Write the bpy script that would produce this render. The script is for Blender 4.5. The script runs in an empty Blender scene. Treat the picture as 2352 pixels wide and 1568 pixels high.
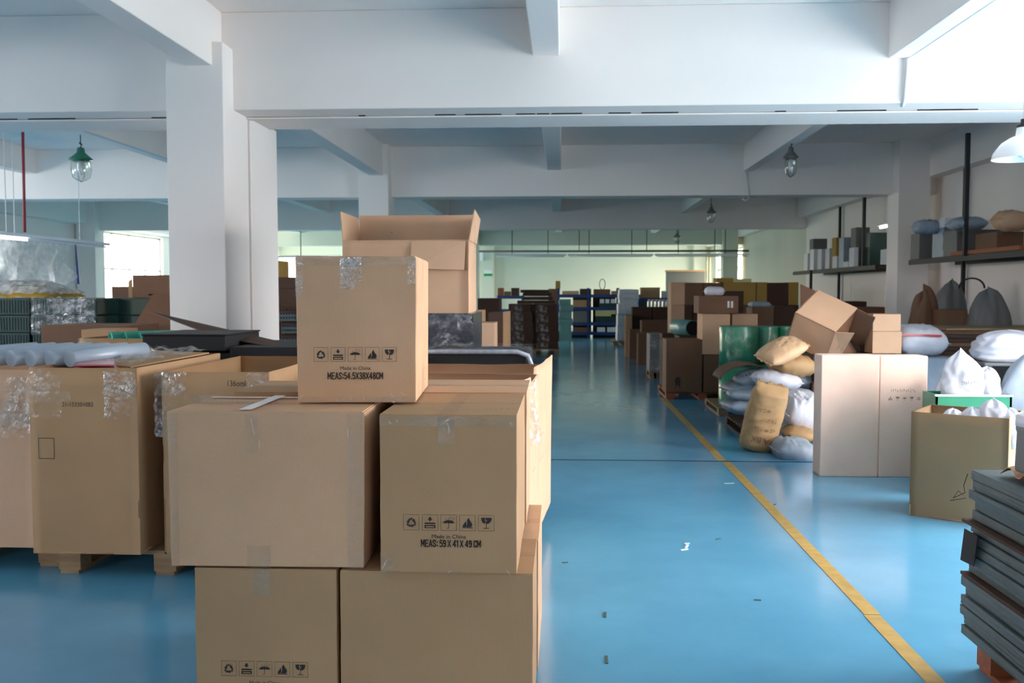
import bpy, bmesh, math, random
from mathutils import Vector, Matrix, noise
C = bpy.context.scene.collection
PI = math.pi

# ------------------------------------------------------------------ camera
FPX, CX, CY = 2150.0, 1176.0, 784.0
H = 1.5
PITCH = math.atan(115.0 / FPX)
YAW = math.atan(117.0 / FPX * math.cos(PITCH))
cam_d = bpy.data.cameras.new('camera'); cam = bpy.data.objects.new('camera', cam_d); C.objects.link(cam)
cam_d.sensor_width = 36; cam_d.lens = FPX / 2352 * 36
cam.location = (0, 0, H); cam.rotation_euler = (PI / 2 - PITCH, 0, YAW)
cam_d.clip_start = 0.05; cam_d.clip_end = 200
cam_d.dof.use_dof = True; cam_d.dof.focus_distance = 2.95; cam_d.dof.aperture_fstop = 6.5
bpy.context.scene.camera = cam
CR = cam.rotation_euler.to_matrix()

# ------------------------------------------------------------------ daylight and exposure
SC = bpy.context.scene
SC.view_settings.view_transform = 'Standard'; SC.view_settings.look = 'None'
SC.view_settings.exposure = 1.64; SC.view_settings.gamma = 1; SC.view_settings.use_curve_mapping = False
SC.cycles.max_bounces = 14; SC.cycles.diffuse_bounces = 10; SC.cycles.transparent_max_bounces = 16
SC.cycles.sample_clamp_indirect = 6; SC.cycles.use_denoising = True
SC.cycles.caustics_reflective = False; SC.cycles.caustics_refractive = False
world = bpy.data.worlds.new('world'); SC.world = world; world.use_nodes = True
WN, WL = world.node_tree.nodes, world.node_tree.links
bg = WN['Background']; bg.inputs['Strength'].default_value = 13.0
w_tc = WN.new('ShaderNodeTexCoord'); w_sep = WN.new('ShaderNodeSeparateXYZ'); w_ramp = WN.new('ShaderNodeValToRGB')
WL.new(w_tc.outputs['Generated'], w_sep.inputs[0]); WL.new(w_sep.outputs['Z'], w_ramp.inputs[0]); WL.new(w_ramp.outputs[0], bg.inputs[0])
w_ramp.color_ramp.elements[0].position = 0.0; w_ramp.color_ramp.elements[0].color = (0.40, 0.39, 0.38, 1)
w_ramp.color_ramp.elements[1].position = 0.06; w_ramp.color_ramp.elements[1].color = (1.0, 0.855, 0.82, 1)

# room limits and window openings (wall, from, to, sill, head)
XL, XR, YB, YF, ZC = -12.3, 5.93, -6.5, 38.4, 3.86
WIN_RIGHT = [(2.9, 5.15, 0.15, 3.1), (5.35, 7.62, 0.15, 3.1)]
WIN_BACK_ADDED = [(-10.5, -7.0, 2.0, 3.2), (2.4, 4.4, 1.9, 3.1)]  # unseen openings added behind the camera to light carton fronts and upper walls
WIN_LEFT = [(3.2, 7.5, 1.9, 3.2), (9.6, 13.4, 1.7, 3.1), (24.2, 28.3, 0.9, 3.12), (28.9, 32.3, 0.9, 3.0), (33.0, 36.4, 0.9, 3.0)]  # near ones are unseen, placed to brighten the column and the middle bay
WIN_FAR = [(-11.9, -9.2, 0.9, 3.0), (-8.4, -5.0, 0.9, 3.0), (5.3, 5.85, 1.2, 3.0)]
WIN_RIGHT_FAR = [(31.5, 36.8, 1.0, 3.0)]

def portal(x, y, z, sx, sz, rot):
    l = bpy.data.lights.new('window_portal', 'AREA'); l.shape = 'RECTANGLE'; l.size = sx; l.size_y = sz
    l.cycles.is_portal = True
    o = bpy.data.objects.new('window_portal', l); C.objects.link(o); o.location = (x, y, z); o.rotation_euler = rot
for a, b, s, h in WIN_RIGHT + WIN_RIGHT_FAR: portal(XR + 0.3, (a + b) / 2, (s + h) / 2, h - s, b - a, (0, PI / 2, 0))
for a, b, s, h in WIN_LEFT: portal(XL - 0.3, (a + b) / 2, (s + h) / 2, h - s, b - a, (0, -PI / 2, 0))
for a, b, s, h in WIN_FAR: portal((a + b) / 2, YF + 0.3, (s + h) / 2, b - a, h - s, (-PI / 2, 0, 0))
for a, b, s, h in WIN_BACK_ADDED: portal((a + b) / 2, YB - 0.3, (s + h) / 2, b - a, h - s, (PI / 2, 0, 0))

# ------------------------------------------------------------------ helpers
def at(px, py, Y):
    """world point seen at photo position (px, py) at distance Y down the hall"""
    d = CR @ Vector(((px - CX) / FPX, -(py - CY) / FPX, -1.0))
    t = Y / d.y
    return Vector((0, 0, H)) + d * t
def rect(px0, px1, yt, yb, Y):
    ym, xm = (yt + yb) / 2, (px0 + px1) / 2
    return at(px0, ym, Y).x, at(px1, ym, Y).x, at(xm, yb, Y).z, at(xm, yt, Y).z

def inner(o):
    for c in o.children:
        if c.name.split('.')[0] in ('carton_body','carton_walls','sack_body','bag_body','pad','crate_body','block'): return c
    return o
class MB:
    def __init__(s): s.v = []; s.f = []
    def add(s, vs, fs):
        n = len(s.v); s.v += [tuple(v) for v in vs]; s.f += [tuple(i + n for i in f) for f in fs]; return s
    def box(s, x0, x1, y0, y1, z0, z1):
        return s.hexa([(x0,y0,z0),(x1,y0,z0),(x1,y1,z0),(x0,y1,z0),(x0,y0,z1),(x1,y0,z1),(x1,y1,z1),(x0,y1,z1)])
    def hexa(s, p):
        return s.add(p, [(3,2,1,0),(4,5,6,7),(0,1,5,4),(1,2,6,5),(2,3,7,6),(3,0,4,7)])
    def slab(s, quad, t):
        q = [Vector(p) for p in quad]; n = (q[1]-q[0]).cross(q[3]-q[0]).normalized() * t
        return s.hexa([p for p in q] + [p + n for p in q])
    def obox(s, c, sx, sy, sz, rot):
        M = Matrix.Rotation(0,3,'X'); 
        from mathutils import Euler
        M = Euler(rot).to_matrix()
        ps = [Vector(c) + M @ Vector((a*sx/2, b*sy/2, d*sz/2)) for d in (-1,1) for a,b in ((-1,-1),(1,-1),(1,1),(-1,1))]
        return s.hexa(ps)
    def tube(s, path, r, n=10, cap=True, r2=None):
        path = [Vector(p) for p in path]; rings = []
        for i, p in enumerate(path):
            d = (path[min(i+1,len(path)-1)] - path[max(i-1,0)]).normalized()
            a = d.cross(Vector((0,0,1)))
            if a.length < 1e-3: a = Vector((1,0,0))
            a.normalize(); b = d.cross(a)
            rr = r[i] if isinstance(r, (list,tuple)) else r
            rings.append([p + a*rr*math.cos(2*PI*k/n) + b*rr*math.sin(2*PI*k/n) for k in range(n)])
        vs = [v for R_ in rings for v in R_]; fs = []
        for i in range(len(rings)-1):
            for k in range(n):
                fs.append((i*n+k, i*n+(k+1)%n, (i+1)*n+(k+1)%n, (i+1)*n+k))
        if cap: fs += [tuple(range(n))[::-1], tuple((len(rings)-1)*n + k for k in range(n))]
        return s.add(vs, fs)
    def lathe(s, prof, n=20, c=(0,0,0), cap=True):
        vs = []; fs = []
        for r, z in prof: vs += [(c[0]+r*math.cos(2*PI*k/n), c[1]+r*math.sin(2*PI*k/n), c[2]+z) for k in range(n)]
        for i in range(len(prof)-1):
            for k in range(n): fs.append((i*n+k, i*n+(k+1)%n, (i+1)*n+(k+1)%n, (i+1)*n+k))
        if cap: fs += [tuple(range(n))[::-1], tuple((len(prof)-1)*n+k for k in range(n))]
        return s.add(vs, fs)
    def grid(s, fn, nu, nv):
        vs = [fn(i/nu, j/nv) for j in range(nv+1) for i in range(nu+1)]
        fs = [(j*(nu+1)+i, j*(nu+1)+i+1, (j+1)*(nu+1)+i+1, (j+1)*(nu+1)+i) for j in range(nv) for i in range(nu)]
        return s.add(vs, fs)
    def ext(s, poly, d0, d1, fn):
        """polygon in (u,v), extruded from depth d0 to d1; fn(u,v,d) -> point"""
        n = len(poly)
        return s.add([fn(u,v,d0) for u,v in poly] + [fn(u,v,d1) for u,v in poly],
                     [tuple(range(n))[::-1], tuple(range(n,2*n))] + [(i,(i+1)%n,n+(i+1)%n,n+i) for i in range(n)])
    def build(s, name, m, parent=None, smooth=False, bevel=0, loc=None, rot=None, segs=2, fixn=True):
        me = bpy.data.meshes.new(name); me.from_pydata(s.v, [], s.f)
        if fixn:
            b = bmesh.new(); b.from_mesh(me); bmesh.ops.recalc_face_normals(b, faces=b.faces); b.to_mesh(me); b.free()
        if smooth:
            for p in me.polygons: p.use_smooth = len(p.vertices) <= 4
        me.materials.append(m)
        o = bpy.data.objects.new(name, me); C.objects.link(o)
        if parent: o.parent = parent
        if loc is not None: o.location = loc
        if rot is not None: o.rotation_euler = rot
        if bevel:
            mod = o.modifiers.new('bevel', 'BEVEL'); mod.width = bevel; mod.segments = segs; mod.limit_method = 'ANGLE'
        return o

USED = {}
def tag(o, label=None, cat=None, group=None, kind=None):
    if label:
        if label in USED and not group: print('DUP LABEL', label)
        USED[label] = 1; o['label'] = label
    if cat: o['category'] = cat
    if group: o['group'] = group
    if kind: o['kind'] = kind
    return o
def thing(name, label, cat, loc=(0,0,0), rot=(0,0,0), group=None):
    o = bpy.data.objects.new(name, None); C.objects.link(o); o.location = loc
    o.rotation_euler = rot if isinstance(rot, tuple) else (0,0,rot); o.empty_display_size = 0.1
    return tag(o, label, cat, group)
def struct(name, mb, m, bevel=0, label=None):
    o = mb.build(name, m, bevel=bevel); o['kind'] = 'structure'
    if label: o['label'] = label
    return o
ORD = ['topmost','second','third','fourth','fifth','sixth','seventh','eighth','ninth','tenth','eleventh','twelfth','thirteenth','fourteenth','fifteenth','sixteenth','seventeenth','eighteenth']

# ------------------------------------------------------------------ materials
def srgb(r, g, b):
    f = lambda c: (c/255/12.92) if c/255 <= 0.04045 else ((c/255+0.055)/1.055)**2.4
    return (f(r), f(g), f(b), 1)
def mat(name, col, rough=0.6, metal=0, var=0.0, vscale=8, bump=0.0, bscale=60, stretch=None, spec=0.5, trans=0, col2=None, coat=0):
    m = bpy.data.materials.new(name); m.use_nodes = True; N, L = m.node_tree.nodes, m.node_tree.links
    p = N['Principled BSDF']; p.inputs['Base Color'].default_value = col
    p.inputs['Roughness'].default_value = rough; p.inputs['Metallic'].default_value = metal
    p.inputs['Specular IOR Level'].default_value = spec
    if trans: p.inputs['Transmission Weight'].default_value = trans
    if coat: p.inputs['Coat Weight'].default_value = coat; p.inputs['Coat Roughness'].default_value = 0.15
    tc = N.new('ShaderNodeTexCoord'); mp = N.new('ShaderNodeMapping'); L.new(tc.outputs['Object'], mp.inputs[0])
    if stretch: mp.inputs['Scale'].default_value = stretch
    if var or col2:
        nz = N.new('ShaderNodeTexNoise'); nz.inputs['Scale'].default_value = vscale; nz.inputs['Detail'].default_value = 6
        L.new(mp.outputs[0], nz.inputs['Vector'])
        rp = N.new('ShaderNodeValToRGB'); L.new(nz.outputs['Fac'], rp.inputs[0])
        c2 = col2 or tuple(c*(1-var) for c in col[:3]) + (1,)
        c1 = col if col2 else tuple(min(1, c*(1+var*0.5)) for c in col[:3]) + (1,)
        rp.color_ramp.elements[0].position = 0.3; rp.color_ramp.elements[0].color = c2
        rp.color_ramp.elements[1].position = 0.7; rp.color_ramp.elements[1].color = c1
        L.new(rp.outputs[0], p.inputs['Base Color'])
    if bump:
        n2 = N.new('ShaderNodeTexNoise'); n2.inputs['Scale'].default_value = bscale; n2.inputs['Detail'].default_value = 5
        L.new(mp.outputs[0], n2.inputs['Vector'])
        bp = N.new('ShaderNodeBump'); bp.inputs['Strength'].default_value = bump; bp.inputs['Distance'].default_value = 0.01
        L.new(n2.outputs['Fac'], bp.inputs['Height']); L.new(bp.outputs[0], p.inputs['Normal'])
    return m
def cardboard(name, col, var=0.10):
    """kraft board: fibre speckle, faint flute lines, soft blotches"""
    m = mat(name, col, rough=0.72, var=var, vscale=2.2, spec=0.25)
    N, L = m.node_tree.nodes, m.node_tree.links; p = N['Principled BSDF']
    tc = N.new('ShaderNodeTexCoord')
    wv = N.new('ShaderNodeTexWave'); wv.bands_direction = 'DIAGONAL'; wv.inputs['Scale'].default_value = 38; wv.inputs['Distortion'].default_value = 0.6
    mp = N.new('ShaderNodeMapping'); mp.inputs['Scale'].default_value = (1, 1, 0.02); L.new(tc.outputs['Object'], mp.inputs[0]); L.new(mp.outputs[0], wv.inputs['Vector'])
    nz = N.new('ShaderNodeTexNoise'); nz.inputs['Scale'].default_value = 420; nz.inputs['Detail'].default_value = 3
    L.new(tc.outputs['Object'], nz.inputs['Vector'])
    mx = N.new('ShaderNodeMix'); mx.data_type = 'RGBA'; mx.blend_type = 'MULTIPLY'; mx.inputs[0].default_value = 0.22
    src = p.inputs['Base Color'].links[0].from_socket
    L.new(src, mx.inputs[6]); L.new(nz.outputs['Fac'], mx.inputs[7]); L.new(mx.outputs[2], p.inputs['Base Color'])
    bp = N.new('ShaderNodeBump'); bp.inputs['Strength'].default_value = 0.035; bp.inputs['Distance'].default_value = 0.002
    L.new(wv.outputs['Fac'], bp.inputs['Height'])
    n3 = N.new('ShaderNodeTexNoise'); n3.inputs['Scale'].default_value = 5; L.new(tc.outputs['Object'], n3.inputs['Vector'])
    b2 = N.new('ShaderNodeBump'); b2.inputs['Strength'].default_value = 0.25; b2.inputs['Distance'].default_value = 0.02
    L.new(n3.outputs['Fac'], b2.inputs['Height']); L.new(bp.outputs[0], b2.inputs['Normal']); L.new(b2.outputs[0], p.inputs['Normal'])
    return m
def film(name, tint=(0.9,0.93,0.95,1), body=0.12, gloss=0.3, bscale=14, bstr=0.9, rough=0.12, solid=False):
    """clear wrinkled plastic"""
    m = bpy.data.materials.new(name); m.use_nodes = True; N, L = m.node_tree.nodes, m.node_tree.links
    out = N['Material Output']; N.remove(N['Principled BSDF'])
    tr = N.new('ShaderNodeBsdfTransparent'); df = N.new('ShaderNodeBsdfDiffuse'); gl = N.new('ShaderNodeBsdfGlossy')
    df.inputs[0].default_value = tint; gl.inputs['Roughness'].default_value = rough
    tc = N.new('ShaderNodeTexCoord'); nz = N.new('ShaderNodeTexNoise'); nz.inputs['Scale'].default_value = bscale; nz.inputs['Detail'].default_value = 4
    nz.inputs['Distortion'].default_value = 1.5; L.new(tc.outputs['Object'], nz.inputs['Vector'])
    bp = N.new('ShaderNodeBump'); bp.inputs['Strength'].default_value = bstr; bp.inputs['Distance'].default_value = 0.03
    L.new(nz.outputs['Fac'], bp.inputs['Height']); L.new(bp.outputs[0], gl.inputs['Normal']); L.new(bp.outputs[0], df.inputs['Normal'])
    nm = N.new('ShaderNodeTexNoise'); nm.inputs['Scale'].default_value = 9; nm.inputs['Detail'].default_value = 5; L.new(tc.outputs['Object'], nm.inputs['Vector'])
    def masked(x):
        mr = N.new('ShaderNodeMapRange'); mr.inputs[1].default_value = 0.42; mr.inputs[2].default_value = 0.66; mr.inputs[3].default_value = x*(0.6 if solid else 0.12); mr.inputs[4].default_value = x*1.5
        L.new(nm.outputs['Fac'], mr.inputs[0]); return mr.outputs[0]
    m1 = N.new('ShaderNodeMixShader'); L.new(masked(body), m1.inputs[0]); L.new(tr.outputs[0], m1.inputs[1]); L.new(df.outputs[0], m1.inputs[2])
    m2 = N.new('ShaderNodeMixShader'); L.new(masked(gloss), m2.inputs[0]); L.new(m1.outputs[0], m2.inputs[1]); L.new(gl.outputs[0], m2.inputs[2])
    L.new(m2.outputs[0], out.inputs[0]); return m
def glass(name, tint=(0.95,1,0.98,1), refl=0.08):
    m = bpy.data.materials.new(name); m.use_nodes = True; N, L = m.node_tree.nodes, m.node_tree.links
    out = N['Material Output']; N.remove(N['Principled BSDF'])
    tr = N.new('ShaderNodeBsdfTransparent'); tr.inputs[0].default_value = tint; gl = N.new('ShaderNodeBsdfGlossy'); gl.inputs['Roughness'].default_value = 0.03
    mx = N.new('ShaderNodeMixShader'); mx.inputs[0].default_value = refl
    L.new(tr.outputs[0], mx.inputs[1]); L.new(gl.outputs[0], mx.inputs[2]); L.new(mx.outputs[0], out.inputs[0]); return m

M = {}
M['card'] = cardboard('cardboard', srgb(212,170,134))
M['card2'] = cardboard('cardboard_pink', srgb(212,172,140))
M['card3'] = cardboard('cardboard_grey', srgb(182,145,108))
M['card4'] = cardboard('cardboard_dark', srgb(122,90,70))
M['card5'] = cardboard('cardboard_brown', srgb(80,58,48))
M['cardlit'] = cardboard('cardboard_lit', srgb(250,218,198))  # lighter copy of the board: window light on the folded carton put into colour
M['cardshade'] = cardboard('cardboard_shaded', srgb(158,130,98))  # darker copy of the board: shade on the box front put into colour
M['olive'] = cardboard('cardboard_olive', srgb(176,140,74))
M['kraft'] = mat('kraft_paper', srgb(168,134,92), 0.65, var=0.15, vscale=6, bump=0.5, bscale=9)
M['kraft2'] = mat('kraft_paper_pale', srgb(206,168,130), 0.6, var=0.15, vscale=6, bump=0.5, bscale=9)
M['wall'] = mat('white_paint', srgb(241,233,228), 0.85, var=0.035, vscale=0.7, bump=0.08, bscale=25, spec=0.2)
M['wallc'] = mat('cream_paint', srgb(208,208,194), 0.85, var=0.05, vscale=0.7, bump=0.08, bscale=25, spec=0.2)
M['white'] = mat('white_plastic', srgb(225,226,230), 0.5)
M['dark'] = mat('black_plastic', srgb(15,16,22), 0.7)
M['iron'] = mat('dark_steel', srgb(24,26,33), 0.6)
M['crack'] = mat('dark_gap', srgb(30,28,28), 0.9)
M['blue'] = mat('blue_rack_paint', srgb(28,58,118), 0.45)
M['green'] = mat('green_rolled_foam', srgb(30,132,98), 0.4, var=0.12, vscale=5, coat=0.4)
M['dgreen'] = mat('dark_green_crate', srgb(24,56,52), 0.4, var=0.2, vscale=6)
M['teal'] = mat('teal_tube_foam', srgb(60,170,150), 0.5)
M['lampgreen'] = mat('lamp_green_enamel', srgb(34,110,84), 0.35)
M['grey'] = mat('grey_foam', srgb(80,94,98), 0.55, var=0.12, vscale=10, bump=0.3, bscale=20)
M['greyroll'] = mat('silver_foam', srgb(150,164,178), 0.35, var=0.08, vscale=10, spec=0.6)
M['bagw'] = mat('white_woven_bag', srgb(196,198,208), 0.5, var=0.08, vscale=7, bump=0.6, bscale=10)
M['bagg'] = mat('grey_blue_bag', srgb(150,162,176), 0.5, var=0.12, vscale=7, bump=0.6, bscale=10)
M['bagp'] = mat('white_plastic_bag', srgb(206,206,216), 0.4, var=0.05, vscale=7, bump=0.7, bscale=8)
M['wood'] = mat('pallet_wood', srgb(150,122,92), 0.8, var=0.3, vscale=5, stretch=(1,8,8), bump=0.2)
M['orange'] = mat('stained_wood', srgb(150,84,50), 0.7, var=0.3, vscale=5, stretch=(1,8,8))
M['red'] = mat('red_cover', srgb(170,24,40), 0.3, coat=0.5)
M['yellow'] = mat('yellow_tape', srgb(178,146,78), 0.6, var=0.2, vscale=12)
M['ink'] = mat('black_ink', srgb(38,34,32), 0.7)
M['ink2'] = mat('faded_ink', srgb(110,86,70), 0.7)
M['inkp'] = mat('pink_ink', srgb(214,110,130), 0.7)
M['whitetape'] = mat('white_tape', srgb(212,212,214), 0.3)
M['tape'] = film('clear_tape', (0.46,0.36,0.24,1), 0.15, 0.05, 30, 0.35, 0.25, True)
M['tapetan'] = mat('tan_tape', srgb(186,138,84), 0.4)
M['film'] = film('stretch_film', (0.85,0.87,0.9,1), 0.05, 0.10, 7, 1.0, 0.16)
M['filmg'] = film('glossy_film', (0.8,0.85,0.9,1), 0.06, 0.20, 9, 1.0, 0.14)
M['tarp'] = film('plastic_tarp', (0.72,0.72,0.72,1), 0.6, 0.08, 2, 0.35, 0.3, True)
M['glass'] = glass('lamp_glass', (0.93,0.97,0.95,1), 0.16)
M['pane'] = glass('window_pane', (0.93,0.98,1.0,1), 0.06)
M['paneg'] = glass('green_window_pane', (0.78,0.80,0.73,1), 0.06)
M['alu'] = mat('window_aluminium', srgb(150,156,158), 0.4, metal=0.4)
M['conduit'] = mat('conduit_paint', srgb(206,206,210), 0.6)
M['enamel'] = mat('white_enamel', srgb(232,234,236), 0.3)
M['redp'] = mat('red_rod', srgb(150,44,54), 0.5)
M['sign'] = mat('green_sign', srgb(20,140,70), 0.5)
M['yfoam'] = mat('yellow_foam', srgb(186,150,60), 0.9, var=0.2, vscale=9, bump=0.6, bscale=30)
M['paleyellow'] = mat('pale_yellow_board', srgb(214,206,150), 0.6)
M['stone'] = mat('grey_panel', srgb(104,104,104), 0.6)
M['aqua'] = mat('aqua_wrapped_board', srgb(96,140,136), 0.4, var=0.2, vscale=6)
M['navyfilm'] = mat('navy_bagged_foam', srgb(26,31,46), 0.35, var=0.25, vscale=9, bump=0.9, bscale=16, coat=0.6)
M['tube'] = bpy.data.materials.new('lit_tube'); M['tube'].use_nodes = True
_p = M['tube'].node_tree.nodes['Principled BSDF']; _p.inputs['Emission Color'].default_value = (0.92,1,0.95,1); _p.inputs['Emission Strength'].default_value = 7

def floor_mat():
    m = bpy.data.materials.new('blue_epoxy'); m.use_nodes = True; N, L = m.node_tree.nodes, m.node_tree.links
    p = N['Principled BSDF']; tc = N.new('ShaderNodeTexCoord')
    nz = N.new('ShaderNodeTexNoise'); nz.inputs['Scale'].default_value = 0.9; nz.inputs['Detail'].default_value = 8; nz.inputs['Roughness'].default_value = 0.6
    L.new(tc.outputs['Object'], nz.inputs['Vector'])
    rp = N.new('ShaderNodeValToRGB'); L.new(nz.outputs['Fac'], rp.inputs[0])
    rp.color_ramp.elements[0].position = 0.3; rp.color_ramp.elements[0].color = srgb(84,150,184)
    rp.color_ramp.elements[1].position = 0.72; rp.color_ramp.elements[1].color = srgb(102,170,204)
    n2 = N.new('ShaderNodeTexNoise'); n2.inputs['Scale'].default_value = 9; n2.inputs['Detail'].default_value = 10; n2.inputs['Roughness'].default_value = 0.75
    L.new(tc.outputs['Object'], n2.inputs['Vector'])
    r2 = N.new('ShaderNodeValToRGB'); L.new(n2.outputs['Fac'], r2.inputs[0])
    r2.color_ramp.elements[0].position = 0.70; r2.color_ramp.elements[0].color = (0,0,0,1); r2.color_ramp.elements[1].position = 0.78; r2.color_ramp.elements[1].color = (0.22,0.22,0.22,1)
    mx = N.new('ShaderNodeMix'); mx.data_type = 'RGBA'; L.new(r2.outputs[0], mx.inputs[0]); L.new(rp.outputs[0], mx.inputs[6]); mx.inputs[7].default_value = srgb(70,100,110)
    L.new(mx.outputs[2], p.inputs['Base Color'])
    rr = N.new('ShaderNodeMapRange'); p.inputs['Specular IOR Level'].default_value = 0.75; rr.inputs[3].default_value = 0.09; rr.inputs[4].default_value = 0.22; L.new(nz.outputs['Fac'], rr.inputs[0]); L.new(rr.outputs[0], p.inputs['Roughness'])
    bp = N.new('ShaderNodeBump'); bp.inputs['Strength'].default_value = 0.12; bp.inputs['Distance'].default_value = 0.01
    n3 = N.new('ShaderNodeTexNoise'); n3.inputs['Scale'].default_value = 3.5; L.new(tc.outputs['Object'], n3.inputs['Vector']); L.new(n3.outputs['Fac'], bp.inputs['Height']); L.new(bp.outputs[0], p.inputs['Normal'])
    return m
M['floor'] = floor_mat()

# ------------------------------------------------------------------ the hall
def wall_with_openings(name, axis, c0, c1, a0, a1, wins, m):
    """axis 'x': plane of constant x between c0..c1; runs a0..a1 along y"""
    mb = MB()
    def put(u0, u1, z0, z1):
        if u1 - u0 < 1e-4 or z1 - z0 < 1e-4: return
        if axis == 'x': mb.box(c0, c1, u0, u1, z0, z1)
        else: mb.box(u0, u1, c0, c1, z0, z1)
    u = a0
    for w0, w1, s, h in sorted(wins):
        put(u, w0, 0, ZC); put(w0, w1, 0, s); put(w0, w1, h, ZC); u = w1
    put(u, a1, 0, ZC)
    return struct(name, mb, m)
WIDX = [0]
def window(axis, c, w0, w1, s, h, pane, cols, rows=(0.66,)):
    WIDX[0] += 1
    o = bpy.data.objects.new('window_%d' % WIDX[0], None); C.objects.link(o); o['kind'] = 'structure'
    fr = MB(); t = 0.05
    def bar(u0, u1, z0, z1, d=0.03):
        if axis == 'x': fr.box(c-d, c+d, u0, u1, z0, z1)
        else: fr.box(u0, u1, c-d, c+d, z0, z1)
    bar(w0, w0+t, s, h); bar(w1-t, w1, s, h); bar(w0, w1, s, s+t); bar(w0, w1, h-t, h)
    for k in range(1, cols): u = w0 + (w1-w0)*k/cols; bar(u-t/2, u+t/2, s, h)
    for r in rows: z = s + (h-s)*r; bar(w0, w1, z-t/2, z+t/2)
    fr.build('window_frame', M['alu'], o)
    p = MB()
    if axis == 'x': p.box(c-0.004, c+0.004, w0, w1, s, h)
    else: p.box(w0, w1, c-0.004, c+0.004, s, h)
    p.build('window_pane', pane, o)

fl = struct('floor', MB().box(XL-0.3, XR+0.3, YB-0.3, YF+0.3, -0.2, 0), M['floor'])
struct('ceiling', MB().box(XL-0.3, XR+0.3, YB-0.3, YF+0.3, ZC, ZC+0.2), M['wall'])
wall_with_openings('wall_right', 'x', XR, XR+0.24, YB, 23.3, WIN_RIGHT, M['wall'])
wall_with_openings('wall_right_far', 'x', XR, XR+0.24, 23.3, YF, WIN_RIGHT_FAR, M['wallc'])
wall_with_openings('wall_left', 'x', XL-0.24, XL, YB, YF, WIN_LEFT, M['wall'])
wall_with_openings('wall_back', 'y', YF, YF+0.24, XL-0.24, XR+0.24, WIN_FAR, M['wallc'])
wall_with_openings('wall_front', 'y', YB-0.24, YB, XL-0.24, XR+0.24, WIN_BACK_ADDED, M['wall'])
for w in WIN_RIGHT: window('x', XR+0.12, *w, M['pane'], 3)
for w in WIN_RIGHT_FAR: window('x', XR+0.12, *w, M['paneg'], 3)
for i, w in enumerate(WIN_LEFT): window('x', XL-0.12, *w, M['pane'] if i < 2 else M['paneg'], 4, (0.55,))
for w in WIN_FAR: window('y', YF+0.12, *w, M['paneg'], 3 if w[1]-w[0] > 1 else 1, (0.55,))
for w in WIN_BACK_ADDED: window('y', YB-0.12, *w, M['pane'], 3)

# main cross beams: paired at the expansion joint, single elsewhere
def beam(name, x0, x1, y0, y1, z0, z1=ZC, m='wall', label=None): return struct(name, MB().box(x0, x1, y0, y1, z0, z1), M[m], 0.008, label)
beam('beam', XL, XR, 7.92, 8.285, 3.04)
beam('beam', XL, XR, 8.30, 8.86, 3.035)
beam('beam', XL, XR, 15.3, 15.75, 3.04)
beam('beam', XL, XR, 23.3, 23.75, 3.04)
beam('beam', XL, XR, 31.3, 31.75, 3.04, ZC, 'wallc')
beam('beam', XL, XR, 0.55, 0.95, 3.04)
# lip moulding and gap strips under the joint beam
struct('trim_1', MB().box(XL, XR, 8.235, 8.32, 3.022, 3.034), M['wall'])
mb = MB()
random.seed(4)
for i in range(26):
    x = random.uniform(-7, 4); w = random.uniform(0.03, 0.35); mb.box(x, x+w, 8.20, 8.20+random.uniform(0.004,0.016), 3.032, 3.0395)
struct('trim_2', mb, M['crack'])
# column rows
for i, x in enumerate((-12.25, -3.29, 5.23)):
    beam('column', x, x+0.485, 7.68, 8.285, 0, 3.55)
    beam('column', x+0.01, x+0.5, 8.305, 9.08, 0, 3.06)
    for y in (15.02, 23.05, 31.05, 37.9):
        if i == 2 and y == 23.05: continue
        beam('column', x, x+0.485, y, y+0.5, 0, ZC, 'wall' if y < 30 else 'wallc')
    beam('column', x, x+0.485, 0.5, 1.0, 0, ZC)
# lengthwise beams
for x in (-9.0, -6.05, -3.12, -0.26, 2.78):
    for y0, y1 in ((YB, 7.92), (8.86, 15.3), (15.75, 23.3), (23.75, 31.3), (31.75, YF)):
        z = 3.36 if x == -3.12 else 3.46
        if x == 2.78: x_ = 2.65 if y0 < 8 else 2.885; z = 3.40 if y0 < 8 else 3.42
        else: x_ = x
        beam('beam', x_, x_+(0.16 if x == 2.78 else 0.225), y0, y1, z)
for y0, y1 in ((YB, 7.92), (8.86, 15.3), (15.75, 23.3), (23.75, 31.3), (31.75, YF)):
    beam('beam', 5.70, XR, y0, y1, 3.29); beam('beam', XL, -11.95, y0, y1, 3.2)
# skirting of the joint on the floor, and the aisle line
j = MB(); random.seed(2)
x = XL
while x < XR:
    w = random.uniform(0.2, 0.6); j.box(x, x+w, 8.29+random.uniform(-0.006,0.004), 8.305+random.uniform(0,0.01), 0.0, 0.003); x += w
struct('floor_joint_strip', j, M['crack'])
def gpt(px, py):
    d = CR @ Vector(((px - CX) / FPX, -(py - CY) / FPX, -1.0)); t = -H / d.z
    return Vector((0,0,H)) + d*t
yl = MB(); xline = gpt(1680, 1075).x
for a, b, dx in ((1.5, 4.35, 0.0), (4.36, 8.26, 0.006), (8.34, 13.2, -0.02)): yl.box(xline-0.037+dx, xline+0.037+dx, a, b, 0.0, 0.0025)
struct('floor_line', yl, M['yellow'], label='yellow aisle line along the blue floor')
lc = MB()
for px, py, ln, a in ((1390,1412,0.045,1.5),(1393,1515,0.05,1.55),(1298,1292,0.02,0.3),(1740,1378,0.02,0),(1780,1158,0.018,1),(1650,1238,0.02,0.5)):
    p = gpt(px, py); lc.obox((p.x,p.y,0.0015), ln*1.6, 0.012, 0.003, (0,0,a))
struct('floor_marks', lc, mat('dried_dirt', srgb(58,84,74), 0.8))
lc = MB()
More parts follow.
